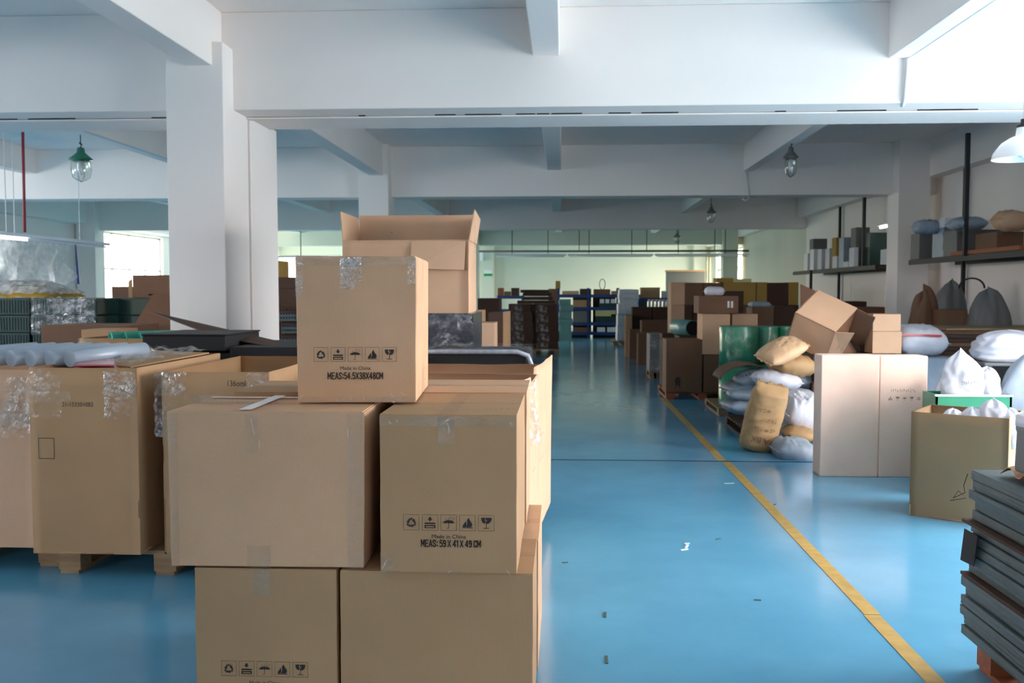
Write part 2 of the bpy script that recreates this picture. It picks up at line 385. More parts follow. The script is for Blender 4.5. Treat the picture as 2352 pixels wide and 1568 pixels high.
for px, py, ln, a in ((1577,1255,0.05,1.3),(1572,1262,0.03,0.5),(1578,1248,0.02,0.2),(1675,1110,0.05,0.2)):
    p = gpt(px, py); lc.obox((p.x,p.y,0.0015), ln*1.6, 0.014, 0.003, (0,0,a))
struct('floor_chips', lc, mat('chipped_white', srgb(205,220,226), 0.8))

# conduits
def tube_thing(name, label, cat, pts, r, m, group=None):
    mb = MB().tube(pts, r, 10)
    return tag(mb.build(name, m, smooth=True), label, cat, group)
p0 = at(2075,136,7.9); p1 = at(2071,258,7.9)
tube_thing('conduit', 'white conduit running under the lengthwise beam and down the cross beam by the pendant', 'conduit',
   [(2.83,-2,3.42),(2.83,7.86,3.42),(2.79,7.90,3.39),(2.78,7.90,3.06),(2.78,7.95,3.02)], 0.016, M['conduit'])
tube_thing('conduit', 'thin white conduit along the beam above the green-capped lamp', 'conduit', [(-5.85,8.87,3.46),(-5.85,15.28,3.46)], 0.014, M['conduit'])
tube_thing('conduit', 'thin white conduit beside the beam carrying the clear jar lamp, ending in a hook', 'conduit',
   [(3.065,8.9,3.46),(3.065,15.2,3.46),(2.93,15.27,3.40),(2.97,15.27,3.1),(2.97,15.25,2.99),(2.92,15.25,2.95),(2.86,15.25,2.98)], 0.014, M['conduit'])
t = thing('hanging_pipe', 'grey pipe run hanging high in front of the far wall', 'pipe', (at(1100,577,29.5).x, 29.5, at(1200,577,29.5).z))
xe = at(1720,577,29.5).x - t.location.x
MB().tube([(0,0,0),(xe,0,0)], 0.035, 10).build('pipe', M['stone'], t, True)
for k in range(4): MB().tube([(xe*(k+0.5)/4,0,0),(xe*(k+0.5)/4,0,ZC-t.location.z)], 0.012, 6).build('hanger_rod', M['iron'], t)
# ------------------------------------------------------------------ lamps
def jar_lamp(label, x, y, ztop, hgt, wid, cap):
    t = thing('jar_lamp', label, 'lamp', (x, y, ztop-hgt))
    r = wid/2; h = hgt
    MB().lathe([(0.012,h*0.86),(r*0.28,h*0.84),(r*0.36,h*0.72),(r*0.75,h*0.62),(r*0.98,h*0.57),(r,h*0.545),(r*0.72,h*0.53),(r*0.7,h*0.5)], 24).build('lamp_cap', cap, t, True)
    MB().lathe([(r*0.70,h*0.53),(r*0.80,h*0.40),(r*0.82,h*0.26),(r*0.70,h*0.12),(r*0.45,h*0.03),(0.004,0)], 24, cap=False).build('glass_jar', M['glass'], t, True)
    MB().lathe([(r*0.2,h*0.5),(r*0.26,h*0.32),(r*0.2,h*0.2),(0.003,h*0.15)], 14).build('bulb', M['white'], t, True)
    mb = MB()
    for k in range(4):
        a = PI/4+k*PI/2; mb.tube([(r*0.8*math.cos(a),r*0.8*math.sin(a),h*0.53),(r*0.86*math.cos(a),r*0.86*math.sin(a),h*0.3),(r*0.72*math.cos(a),r*0.72*math.sin(a),h*0.1),(0,0,-0.006)], 0.0025, 6)
    mb.build('wire_guard', M['iron'], t)
    MB().tube([(0,0,h*0.86),(0.012,0,h*0.92),(-0.012,0,h*0.97),(0.0,0,h)], 0.012, 8).build('hook', M['dark'], t)
    MB().tube([(0,0,h-0.005),(0,0,3.48-(ztop-hgt))], 0.006, 8).build('hanger_rod', M['iron'], t)
jar_lamp('clear glass jar lamp with a green cap hanging above the dark green crates', at(185,325,11.6).x, 11.6, at(185,325,11.6).z, 0.50, 0.29, M['lampgreen'])
jar_lamp('clear glass jar lamp with pale cap under the beam above the tilted carton', 2.965, 2.965/at(1817,325,1).x, at(1817,325,2.965/at(1817,325,1).x).z, 0.46, 0.2, M['stone'])
jar_lamp('small jar lamp further down the aisle hanging in front of the dim cross beam', 2.965, 2.965/at(1634,468,1).x, at(1634,468,2.965/at(1634,468,1).x).z, 0.38, 0.2, M['stone'])
jar_lamp('smallest jar lamp hanging in the pale far opening', 2.965, 2.965/at(1555,531,1).x, at(1555,531,2.965/at(1555,531,1).x).z, 0.30, 0.2, M['stone'])
pl = at(2349, 365, 6.9)
t = thing('pendant_lamp', 'white enamel dome pendant lamp on a long cord', 'lamp', (pl.x, pl.y, pl.z))
sh = MB().lathe([(0.205,0),(0.19,0.05),(0.14,0.115),(0.085,0.15),(0.05,0.165),(0.045,0.22)], 36, cap=False)
sh.lathe([(0.2,0.0),(0.185,0.045),(0.135,0.11),(0.08,0.145),(0.04,0.158)], 36, cap=False)
sh.lathe([(0.2,0.0),(0.205,0)], 36, cap=False)
sh.build('lamp_shade', M['enamel'], t, True)
MB().lathe([(0.045,0.2),(0.045,0.235),(0.02,0.25),(0.02,0.28)], 20).build('lamp_cap', M['dark'], t, True)
MB().lathe([(0.02,0.15),(0.045,0.09),(0.05,0.06),(0.03,0.02),(0.004,0.01)], 18).build('bulb', M['white'], t, True)
MB().tube([(0,0,0.27),(0,0,ZC-pl.z)], 0.006, 8).build('cord', M['conduit'], t)

def tube_lamp(label, a, b, lit=True, rods=2):
    a = Vector(a); b = Vector(b); L_ = (b-a).length
    t = thing('tube_lamp', label, 'lamp', a, (0,0,math.atan2(b.y-a.y, b.x-a.x)))
    MB().box(0, L_, -0.06, 0.06, 0, 0.05).build('housing', M['white'], t, bevel=0.01)
    MB().tube([(0.05,0,-0.025),(L_-0.05,0,-0.025)], 0.018, 10).build('lamp_tube', M['tube'] if lit else M['white'], t, True)
    for k in range(rods):
        x = L_*(k+0.5)/rods; MB().tube([(x,0,0.05),(x,0,3.84-a.z)], 0.006 if a.y < 20 else 0.012, 6).build('hanger_rod', M['conduit' if a.y < 20 else 'iron'], t)
zf = at(1300, 587, 29).z
for k, (u0, u1, w) in enumerate(((1135,1300,'above the exit sign'),(1304,1500,'above the blue rack'),(1504,1720,'above the pale stacks'))):
    tube_lamp('long unlit white tube fixture hung across the far room '+w, (at(u0,587,29).x,29,zf), (at(u1,587,29).x,29,zf), False, 2)
tube_lamp('white tube fixture in the bright strip beside the second column', (at(560,592,24.6).x,24.6,at(600,592,24.6).z), (at(735,592,24.6).x,24.6,at(600,592,24.6).z), False, 2)
a = at(-70,520,13.3); b = at(215,556,16)
tube_lamp('long white hanging tray holding the plastic tarp by its edge', (-8.0,12.4,2.30), (-8.0,16.1,2.30), False, 2)
tube_lamp('lit tube lamp glowing beside the hanging plastic tarp', (at(-40,540,12.2).x,12.2,2.27), (at(66,545,13.2).x,13.2,2.27), True, 1)
tube_lamp('lit tube lamp behind the wall rack crates', (5.5,16.2,at(2055,515,16.2).z), (5.5,16.7,at(2055,515,16.2).z), True, 1)
tube_thing('hanging_rod', 'thin red rod hanging over the plastic tarp', 'rod', [(at(57,470,13).x,13,3.84),(at(57,535,13).x,13,2.34)], 0.02, M['redp'])
def tarp_fn(u, v):
    x = -8.02 - 1.6*(1-u)*0.0 + 0; y = 12.3 + 2.55*u
    z = 2.28 - v*(0.66 + 0.12*math.sin(u*3)) - 0.10*math.sin(PI*u)*v*0.3
    return (x + 0.16*math.sin(u*15 + v*4+1.5*math.sin(v*3))*v + 0.07*math.sin(u*37+v*11)*v + 0.12*(noise.noise(Vector((u*3,v*2,1)))), y, z)
tb = MB().grid(tarp_fn, 60, 24).build('plastic_tarp', M['tarp'], smooth=True, fixn=False)
tag(tb, 'translucent grey plastic tarp draped in folds below the hanging tray', 'tarp')
tag(MB().tube([(-7.93,14.9,2.26),(-7.93,14.95,1.62)], [0.012,0.03], 8).build('tarp_strap', M['blue']), 'dark blue strap at the edge of the plastic tarp', 'strap')

# ------------------------------------------------------------------ printing on cartons
def icon(kind, cx, cy, s):
    """list of polygons inside a framed square of side s"""
    P = []; h = s/2; t = s*0.018
    for a in ((-h,-h,h,-h+t),(-h,h-t,h,h),(-h,-h,-h+t,h),(h-t,-h,h,h)): P.append([(a[0],a[1]),(a[2],a[1]),(a[2],a[3]),(a[0],a[3])])
    k = s
    if kind == 'recycle':
        for i in range(3):
            a = i*2*PI/3; R_ = lambda x, y: (x*math.cos(a)-y*math.sin(a), x*math.sin(a)+y*math.cos(a)-0.03*k)
            P.append([R_(*q) for q in ((-0.17*k,-0.25*k),(0.03*k,-0.25*k),(0.03*k,-0.14*k),(-0.12*k,-0.14*k),(-0.20*k,-0.18*k))])
            P.append([R_(*q) for q in ((0.03*k,-0.31*k),(0.17*k,-0.195*k),(0.03*k,-0.08*k))])
            P.append([R_(*q) for q in ((-0.30*k,-0.12*k),(-0.22*k,-0.20*k),(-0.15*k,-0.12*k),(-0.20*k,-0.03*k))])
    elif kind == 'stack':
        P.append([(-0.07*k,0.34*k),(-0.07*k,0.22*k),(-0.16*k,0.22*k),(0,0.08*k),(0.16*k,0.22*k),(0.07*k,0.22*k),(0.07*k,0.34*k)])
        P.append([(-0.34*k,-0.10*k),(0.34*k,-0.10*k),(0.34*k,-0.01*k),(-0.34*k,-0.01*k)])
        for a in ((-0.34,-0.36,0.34,-0.31),(-0.34,-0.23,0.34,-0.16),(-0.34,-0.36,-0.27,-0.16),(0.27,-0.36,0.34,-0.16)): P.append([(a[0]*k,a[1]*k),(a[2]*k,a[1]*k),(a[2]*k,a[3]*k),(a[0]*k,a[3]*k)])
    elif kind == 'umbrella':
        top = [(0.37*k*math.cos(PI*i/12), 0.20*k*math.sin(PI*i/12)-0.04*k) for i in range(13)]
        bot = [(-0.37*k,-0.04*k),(-0.28*k,-0.01*k),(-0.19*k,-0.05*k),(-0.09*k,-0.01*k),(0,-0.05*k),(0.09*k,-0.01*k),(0.19*k,-0.05*k),(0.28*k,-0.01*k)]
        P.append(top + bot[1:])
        P.append([(-0.012*k,-0.04*k),(0.022*k,-0.04*k),(0.022*k,-0.32*k),(-0.012*k,-0.32*k)])
        hk = [(-0.05*k+0.06*k*math.cos(-PI*i/6), -0.31*k+0.07*k*math.sin(-PI*i/6)) for i in range(7)]
        P.append(hk + [(-0.05*k+0.03*k*math.cos(-PI*i/6), -0.31*k+0.04*k*math.sin(-PI*i/6)) for i in range(6,-1,-1)])
        for x, y in ((-0.16,0.22),(-0.02,0.20),(0.10,0.24),(0.24,0.16),(0.22,0.32),(0.34,0.26),(0.06,0.34)): P.append([((x-0.03)*k,(y-0.03)*k),((x+0.0)*k,(y-0.03)*k),((x+0.04)*k,(y+0.05)*k),((x+0.01)*k,(y+0.05)*k)])
    elif kind == 'flame':
        P.append([(q[0]*k,q[1]*k) for q in ((-0.10,-0.27),(0.22,-0.27),(0.30,-0.16),(0.29,-0.04),(0.20,0.08),(0.12,0.20),(0.10,0.34),(0.0,0.22),(-0.03,0.10),(0.0,-0.02),(-0.05,-0.16))])
        P.append([(q[0]*k,q[1]*k) for q in ((-0.30,-0.27),(-0.12,-0.27),(-0.08,-0.14),(-0.07,0.0),(-0.12,0.12),(-0.16,-0.02),(-0.20,0.02),(-0.22,-0.10),(-0.29,-0.12))])
        P.append([(-0.34*k,-0.33*k),(0.34*k,-0.33*k),(0.34*k,-0.29*k),(-0.34*k,-0.29*k)])
    elif kind == 'glass':
        P.append([(q[0]*k,q[1]*k) for q in ((-0.32,0.34),(-0.04,0.34),(-0.12,0.18),(-0.02,0.14),(-0.10,0.0),(-0.04,-0.04),(-0.16,-0.02),(-0.26,0.08),(-0.31,0.2))])
        P.append([(q[0]*k,q[1]*k) for q in ((0.02,0.34),(0.32,0.34),(0.31,0.2),(0.26,0.08),(0.16,-0.02),(0.03,-0.05),(-0.04,0.02),(0.08,0.18),(-0.04,0.22))])
        P.append([(-0.02*k,-0.04*k),(0.02*k,-0.04*k),(0.02*k,-0.32*k),(-0.02*k,-0.32*k)])
        P.append([(-0.18*k,-0.34*k),(0.18*k,-0.34*k),(0.18*k,-0.30*k),(-0.18*k,-0.30*k)])
    return [[(cx+u, cy+v) for u, v in q] for q in P]
STROKES = {'M':[[(0,0),(0,1)],[(0,1),(.25,.3),(.5,1)],[(.5,1),(.5,0)]],'E':[[(.45,0),(.03,0),(.03,1),(.45,1)],[(.03,.5),(.38,.5)]],
 'A':[[(0,0),(.22,1),(.44,0)],[(.08,.3),(.36,.3)]],'S':[[(.42,.78),(.4,.95),(.22,1),(.04,.93),(.03,.72),(.38,.32),(.4,.1),(.22,0),(.04,.05),(.01,.22)]],
 ':':[[(.1,.1),(.1,.24)],[(.1,.62),(.1,.76)]],'.':[[(.08,0),(.08,.12)]],'X':[[(0,0),(.44,1)],[(0,1),(.44,0)]],
 '0':[[(.2,1),(.03,.85),(.03,.15),(.2,0),(.37,.15),(.37,.85),(.2,1)]],'1':[[(.02,.82),(.16,1),(.16,0)]],
 '3':[[(.03,.85),(.2,1),(.37,.87),(.35,.62),(.18,.52),(.37,.4),(.38,.12),(.2,0),(.02,.14)]],'4':[[(.3,0),(.3,1),(0,.28),(.42,.28)]],
 '5':[[(.38,1),(.07,1),(.04,.55),(.22,.62),(.38,.5),(.38,.12),(.2,0),(.02,.12)]],
 '8':[[(.2,1),(.05,.88),(.05,.66),(.2,.53),(.36,.66),(.36,.88),(.2,1)],[(.2,.53),(.02,.36),(.02,.13),(.2,0),(.39,.13),(.39,.36),(.2,.53)]],
 '9':[[(.03,.12),(.18,0),(.37,.15),(.37,.86),(.2,1),(.03,.86),(.03,.56),(.2,.46),(.36,.56)]],'C':[[(.4,.75),(.37,.92),(.2,1),(.03,.86),(.03,.14),(.2,0),(.37,.08),(.4,.27)]]}
def stroke_text(s, size, gap=1.0):
    """condensed stencil capitals built from thick strokes, centred on x"""
    vs = []; fs = []; x = 0; w = 0.08
    for ch in s:
        if ch == ' ': x += 0.24*gap; continue
        g = STROKES[ch]; wd = max(q[0] for st in g for q in st)
        for st in g:
            for a, b in zip(st, st[1:]):
                dx, dy = b[0]-a[0], b[1]-a[1]; L_ = math.hypot(dx, dy); nx, ny = -dy/L_*w, dx/L_*w; ex, ey = dx/L_*w*0.75, dy/L_*w*0.75
                n = len(vs); vs += [(x+a[0]-ex+nx, a[1]-ey+ny),(x+a[0]-ex-nx, a[1]-ey-ny),(x+b[0]+ex-nx, b[1]+ey-ny),(x+b[0]+ex+nx, b[1]+ey+ny)]; fs.append((n,n+1,n+2,n+3))
        x += wd + 0.20*gap
    x -= 0.2*gap; k = size*0.72
    return [((a-x/2)*k*0.92, b*k) for a, b in vs], fs
def text_mesh(s, size, sx=1.0, bold=0.0, spacing=1.0):
    if s.startswith('MEAS'): return stroke_text(s, size, spacing)
    if s.startswith('~'):   # print too faint to read in the photograph: a row of worn marks
        n = int(s[1:]); rn = random.Random(n+int(size*1000)); vs = []; fs = []; x = 0
        for i in range(n):
            wd = rn.uniform(0.35, 0.65)*size*sx
            for j in range(3):
                y = rn.choice((0, 0.28, 0.55))*size; x_ = x+rn.uniform(0, 0.3)*wd
                a = len(vs); vs += [(x_, y),(x_+wd*rn.uniform(0.3, 0.7), y),(x_+wd*rn.uniform(0.3, 0.7), y+size*rn.uniform(0.08, 0.2)),(x_, y+size*0.14)]; fs.append((a,a+1,a+2,a+3))
            x += wd*1.25
        return [(a-x/2, b) for a, b in vs], fs
    bold = 0.0
    cu = bpy.data.curves.new('lettering', 'FONT'); cu.body = s; cu.size = size; cu.align_x = 'CENTER'; cu.offset = bold; cu.space_character = spacing
    cu.resolution_u = 4
    o = bpy.data.objects.new('lettering', cu); C.objects.link(o)
    dg = bpy.context.evaluated_depsgraph_get(); me = bpy.data.meshes.new_from_object(o.evaluated_get(dg))
    vs = [(v.co.x*sx, v.co.y) for v in me.vertices]; fs = [tuple(p.vertices) for p in me.polygons]
    bpy.data.objects.remove(o); bpy.data.meshes.remove(me); bpy.data.curves.remove(cu)
    return vs, fs
def face_map(face, w, d, h, eps=0.0016):
    """(u,v) on a face of a carton whose base centre is the origin -> local point; u from the face's left as seen, v up"""
    if face == 'front': return lambda u, v: (u - w/2, -d/2 - eps, v)
    if face == 'right': return lambda u, v: (w/2 + eps, u - d/2, v)
    if face == 'left': return lambda u, v: (-w/2 - eps, d/2 - u, v)
    if face == 'top': return lambda u, v: (u - w/2, v - d/2, h + eps)
def printing(parent, fm, icons=None, texts=(), rects=(), m='ink', name='printed_marks'):
    mb = MB()
    if icons:
        cx, cy, s, gap = icons
        for i, k in enumerate(('recycle','stack','umbrella','flame','glass')):
            for q in icon(k, cx + (i-2)*gap, cy, s): mb.add([fm(u,v) for u,v in q], [tuple(range(len(q)))])
    for (s, u, v, size, sx, bold, sp) in texts:
        vs, fs = text_mesh(s, size, sx, bold, sp); mb.add([fm(u+a, v+b) for a, b in vs], fs)
    for (u0, v0, u1, v1, t) in rects:
        for a in ((u0,v0,u1,v0+t),(u0,v1-t,u1,v1),(u0,v0,u0+t,v1),(u1-t,v0,u1,v1)):
            mb.add([fm(a[0],a[1]),fm(a[2],a[1]),fm(a[2],a[3]),fm(a[0],a[3])], [(0,1,2,3)])
    return mb.build(name, M[m], inner(parent), fixn=False)
def strip(parent, fm, u0, v0, u1, v1, m='tape', name='tape', wr=0.0012, seed=0, n=14, label=None):
    def fn(a, b):
        u = u0+(u1-u0)*a; v = v0+(v1-v0)*b; p = Vector(fm(u, v)); q = Vector(fm(u, v)); e = (Vector(fm(u+1,v))-q).cross(Vector(fm(u,v+1))-q).normalized()
        return tuple(p + e*(0.0008+wr*max(0, noise.noise(Vector((u*40+seed, v*40, seed))))))
    o = MB().grid(fn, n, n).build(name, M[m], inner(parent), True, fixn=False)
    if label: o['label'] = label
    return o

def bulged(w, d, h, amp=0.004, seed=0, cut=6, flare=0.0):
    """carton body whose faces belly out a touch and whose edges are slightly worn"""
    mb = MB(); bm = bmesh.new(); bmesh.ops.create_cube(bm, size=1); bmesh.ops.subdivide_edges(bm, edges=bm.edges, cuts=cut, use_grid_fill=True)
    for v in bm.verts:
        x, y, z = v.co*2
        n = noise.noise(Vector((x*1.3+seed, y*1.3, z*1.3+seed*2)))
        bx, by, bz = (1-y*y)*(1-z*z), (1-x*x)*(1-z*z), (1-x*x)*(1-y*y)
        fl_ = 1 + flare*(z+1)/2
        v.co = Vector((x*w/2*fl_ + math.copysign(amp, x)*bx*(0.6+n) + amp*0.5*noise.noise(Vector((z*2+seed,y,0))),
                       y*d/2 + math.copysign(amp, y)*by*(0.6+n) + amp*0.5*noise.noise(Vector((z*2,x+seed,3))),
                       (z+1)*h/2 + math.copysign(amp, z)*0.5*bz*(0.6+n)))
    mb.add([v.co.copy() for v in bm.verts], [[v.index for v in f.verts] for f in bm.faces]); bm.free(); return mb
def carton(label, w, d, h, loc, rotz=0.0, m='card', group=None, amp=0.004, seed=0, tape=True, name='cardboard_box', parts=True, flare=0.0, seam='x'):
    """closed shipping carton; loc is the base centre"""
    t = thing(name, label, 'box', loc, rotz, group)
    if not parts:
        C.objects.unlink(t); bpy.data.objects.remove(t); USED.pop(label, None)
        o = bulged(w, d, h, amp, seed, 2, flare).build(name, M[m], None, bevel=0.004, loc=loc, rot=(0,0,rotz)); return tag(o, label, 'box', group)
    bulged(w, d, h, amp, seed, 6, flare).build('carton_body', M[m], t, bevel=0.003)
    fl_ = MB()
    e = 0.0025
    if seam == 'y':   # seam running along depth
        fl_.box(-w/2*0.997,-0.0015,-d/2*0.997,d/2*0.997,h-0.001,h+e); fl_.box(0.0015,w/2*0.997,-d/2*0.997,d/2*0.997,h-0.001,h+e)
    else:
        fl_.box(-w/2*0.997,w/2*0.997,-d/2*0.997,-0.0015,h-0.001,h+e); fl_.box(-w/2*0.997,w/2*0.997,0.0015,d/2*0.997,h-0.001,h+e)
    fl_.build('top_flaps', M[m], t)
    if tape:
        fm = face_map('top', w, d, h+e)
        if seam == 'y': strip(t, fm, w/2-0.03, 0, w/2+0.03, d, seed=seed)
        else: strip(t, fm, 0, d/2-0.03, w, d/2+0.03, seed=seed)
    return t
def px_carton(label, px0, px1, yt, yb, Y, depth, z0=None, **k):
    x0, x1, zb, zt = rect(px0, px1, yt, yb, Y)
    if z0 is not None: zb = z0
    k.setdefault('parts', False)
    return carton(label, x1-x0, depth, zt-zb, ((x0+x1)/2, Y+depth/2, zb), **k)

def open_carton(label, w, d, h, loc, rotz=0, m='card', flare=0.0, th=0.008, seed=0, floor_z=0.02, name='open_carton', wave=0.01, tops=(0,0,0,0), inner=None):
    """open-topped pallet carton: four walls with thickness and a bottom; tops = extra height of front,right,back,left"""
    t = thing(name, label, 'box', loc, rotz)
    mb = MB()
    def wallfn(a, b, dirn, topx, off):
        def fn(u, v):
            x = a[0]+(b[0]-a[0])*u; y = a[1]+(b[1]-a[1])*u; z = v*(h+topx+wave*0.6*noise.noise(Vector((u*3+off,seed,0))))
            k = 1+flare*v*v; bow = wave*math.sin(PI*u)*v*(0.6+noise.noise(Vector((u*2+off, v*2, seed))))+wave*0.5*noise.noise(Vector((u*4+off,v*4,seed)))*math.sin(PI*u)
            return (x*k+dirn[0]*bow, y*k+dirn[1]*bow, z)
        return fn
    cs = [(-w/2,-d/2),(w/2,-d/2),(w/2,d/2),(-w/2,d/2)]; dr = [(0,-1),(1,0),(0,1),(-1,0)]
    for i in range(4):
        a, b = cs[i], cs[(i+1)%4]; fn = wallfn(a, b, dr[i], tops[i], i*7)
        nu, nv = 12, 10
        def inn(u, v, fn=fn, i=i):
            p = Vector(fn(u,v)); return (p.x-dr[i][0]*th, p.y-dr[i][1]*th, p.z)
        n0 = len(mb.v); mb.grid(fn, nu, nv); n1 = len(mb.v); mb.grid(inn, nu, nv)
        for k in range(nu): mb.f.append((n0+nv*(nu+1)+k, n0+nv*(nu+1)+k+1, n1+nv*(nu+1)+k+1, n1+nv*(nu+1)+k))
        for k in range(nv):
            mb.f.append((n0+k*(nu+1), n0+(k+1)*(nu+1), n1+(k+1)*(nu+1), n1+k*(nu+1))); mb.f.append((n0+k*(nu+1)+nu, n0+(k+1)*(nu+1)+nu, n1+(k+1)*(nu+1)+nu, n1+k*(nu+1)+nu))
    mb.box(-w/2,w/2,-d/2,d/2,0,0.01)
    mb.build('carton_walls', M[m], t, True, fixn=False)
    if floor_z > 0.05: MB().box(-w/2+th*2,w/2-th*2,-d/2+th*2,d/2-th*2,0.02,floor_z).build('packed_contents', M[inner or 'card3'], t)
    return t
def crumple(parent, fm, u0, v0, u1, v1, m='film', name='plastic_film', amp=0.02, seed=0, n=(28,18), base=0.004, sc=22):
    def fn(a, b):
        u = u0+(u1-u0)*a; v = v0+(v1-v0)*b; rg = min(0.03, 0.12*min(abs(u1-u0), abs(v1-v0)))
        u += rg*2*(a-0.5)*noise.noise(Vector((v*30, seed, a))); v += rg*2*(b-0.5)*noise.noise(Vector((u*30, seed+5, b)))
        q = Vector(fm(u, v)); e = (Vector(fm(u+1,v))-q).cross(Vector(fm(u,v+1))-q).normalized()
        k = abs(noise.noise(Vector((u*sc+seed, v*sc*1.3, seed)))) + 0.5*abs(noise.noise(Vector((u*sc*3, v*sc*3+seed, seed))))
        return tuple(q + e*(base+amp*k))
    return MB().grid(fn, *n).build(name, M[m], inner(parent), False, fixn=False)

def pallet(label, x0, x1, y0, y1, z0=0.0, h=0.14, m='wood', group=None, nb=3):
    t = thing('pallet', label, 'pallet', ((x0+x1)/2, (y0+y1)/2, z0), 0, group); w, d = x1-x0, y1-y0
    mb = MB(); n = max(4, int(d/0.14))
    for k in range(n): y = -d/2 + d*k/n; mb.box(-w/2, w/2, y, y+d/n*0.8, h-0.02, h)
    mb.build('deck_boards', M[m], t)
    for k in range(nb):
        x = -w/2+0.06 + (w-0.12)*k/(nb-1)
        for yy in (-d/2+0.06, d/2-0.06): MB().box(x-0.06, x+0.06, yy-0.06, yy+0.06, 0.02, h-0.02).build('block', M[m], t)
        MB().box(x-0.05, x+0.05, -d/2, d/2, 0, 0.02).build('runner', M[m], t)
    return t

# ------------------------------------------------------------------ near stack of cartons
YFR = 2.86
ZB = 0.14
pallet('wooden pallet under the near stack of sealed cartons', -1.16, -0.10, 2.9, 4.0, 0, 0.135)
# bottom row
x0, x1 = at(449,1450,YFR).x, at(774,1450,YFR).x
cb = carton('sealed carton with handling symbols at floor level, beneath the widest carton', x1-x0, 0.56, 0.485, ((x0+x1)/2, YFR+0.28, ZB), 0, 'card3', seed=1, seam='y')
w_ = x1-x0; fm = face_map('front', w_, 0.56, 0.485, 0.006)
printing(cb, fm, (w_*0.49, 0.168, 0.049, 0.0575), [('Made in China', w_*0.49, 0.118, 0.0165, 1.05, 0.0002, 1.0), ('MEAS: 59 X 41 X 49 CM', w_*0.49, 0.088, 0.028, 0.62, 0.0008, 0.95)])
strip(cb, fm, w_*0.42, 0.40, w_*0.54, 0.485, seed=2, wr=0.003)
x0, x1 = at(781,1450,YFR-0.01).x, at(1224,1450,YFR-0.01).x
cb2 = carton('wide plain sealed carton at floor level under the MEAS 59 carton', x1-x0, 0.41, 0.485, ((x0+x1)/2, YFR+0.20, ZB), 0, 'card3', seed=5, seam='x')
# middle row
TB = ZB+0.4935
x0, x1 = at(393,1140,YFR).x, at(826,1140,YFR).x
cw = carton('widest sealed carton with white tape strips on top, left of the MEAS 59 carton', x1-x0+0.012, 0.405, 0.49, ((x0+x1)/2, YFR+0.205, TB), 0.02, 'card', seed=9, seam='x', flare=0.02)
w_ = x1-x0+0.012; fm = face_map('top', w_*1.01, 0.405, 0.4955)
strip(cw, fm, 0.02, 0.33, 0.34, 0.355, 'whitetape', 'white_tape', seed=3, wr=0.0003); strip(cw, fm, 0.225, 0.0, 0.265, 0.40, 'whitetape', 'white_tape', seed=4, wr=0.0003)
printing(cw, fm, None, [('~18', 0.15, 0.20, 0.022, 1.2, 0, 1.1), ('~9', 0.13, 0.15, 0.016, 1.2, 0, 1.0)], m='ink2')
fm = face_map('front', w_, 0.405, 0.49, 0.0075)
strip(cw, fm, 0.245, 0.36, 0.285, 0.485, seed=6, wr=0.003); strip(cw, fm, w_-0.05, 0.0, w_, 0.487, seed=7, wr=0.002); strip(cw, fm, w_*0.40, 0.0, w_*0.52, 0.07, seed=8); strip(cw, fm, 0,0,0.03,0.487, seed=17)
x0, x1 = at(873,1150,YFR-0.03).x, at(1187,1150,YFR-0.03).x
WM = x1-x0
cm = carton('sealed carton printed MEAS 59 X 41 X 49 CM beside the widest carton', WM, 0.59, 0.488, ((x0+x1)/2, YFR-0.03+0.295, TB), 0, 'card3', seed=12, seam='x')
fm = face_map('front', WM, 0.59, 0.488, 0.006)
printing(cm, fm, (WM*0.505, 0.158, 0.049, 0.0578), [('Made in China', WM*0.505, 0.109, 0.0175, 1.05, 0.0002, 1.0), ('MEAS: 59 X 41 X 49 CM', WM*0.52, 0.083, 0.028, 0.62, 0.0008, 0.95)])
strip(cm, fm, WM*0.43, 0.40, WM*0.55, 0.487, seed=13, wr=0.003); strip(cm, fm, 0.0, 0.455, WM, 0.487, seed=14, wr=0.002)
strip(cm, fm, 0.0, 0.0, 0.045, 0.06, seed=15, wr=0.004)
fm = face_map('top', WM, 0.59, 0.4915)
strip(cm, fm, WM*0.43, 0, WM*0.55, 0.59, seed=16); printing(cm, fm, None, [('~4', WM*0.82, 0.12, 0.03, 0.8, 0, 1), ('~3', WM*0.93, 0.12, 0.03, 0.8, 0, 1)], m='ink2')
def glints(parent, fm, lst):  # thin white slivers painting the glints on wrinkled tape
    mb = MB()
    for u, v, L_, a in lst:
        c_, s_ = math.cos(a), math.sin(a); w_c = 0.0006; L_ = L_*0.6
        mb.add([fm(u-s_*w_c, v+c_*w_c), fm(u+s_*w_c, v-c_*w_c), fm(u+c_*L_+s_*w_c*0.4, v+s_*L_-c_*w_c*0.4), fm(u+c_*L_*0.9-s_*w_c, v+s_*L_*0.9+c_*w_c)], [(0,1,2,3)])
    return mb.build('tape_glints', M['whitetape'], inner(parent), fixn=False)
fmc = face_map('front', WM, 0.59, 0.488, 0.009)
glints(cm, fmc, [(WM*0.50,0.465,0.05,-1.3),(WM*0.505,0.45,0.03,-1.5),(0.012,0.025,0.035,1.0),(0.005,0.012,0.04,0.9),(WM-0.03,0.012,0.03,-0.9),(WM*0.5,0.004,0.02,0.4),(0.03,0.47,0.02,-0.8),(0.055,0.475,0.015,-1.3),(WM-0.02,0.47,0.015,-1.2)])
fmc = face_map('front', w_ if False else 0.575, 0.405, 0.49, 0.012)
glints(cw, fmc, [(0.245,0.47,0.09,-1.35),(0.27,0.40,0.04,-1.5),(0.548,0.44,0.05,-1.5)])
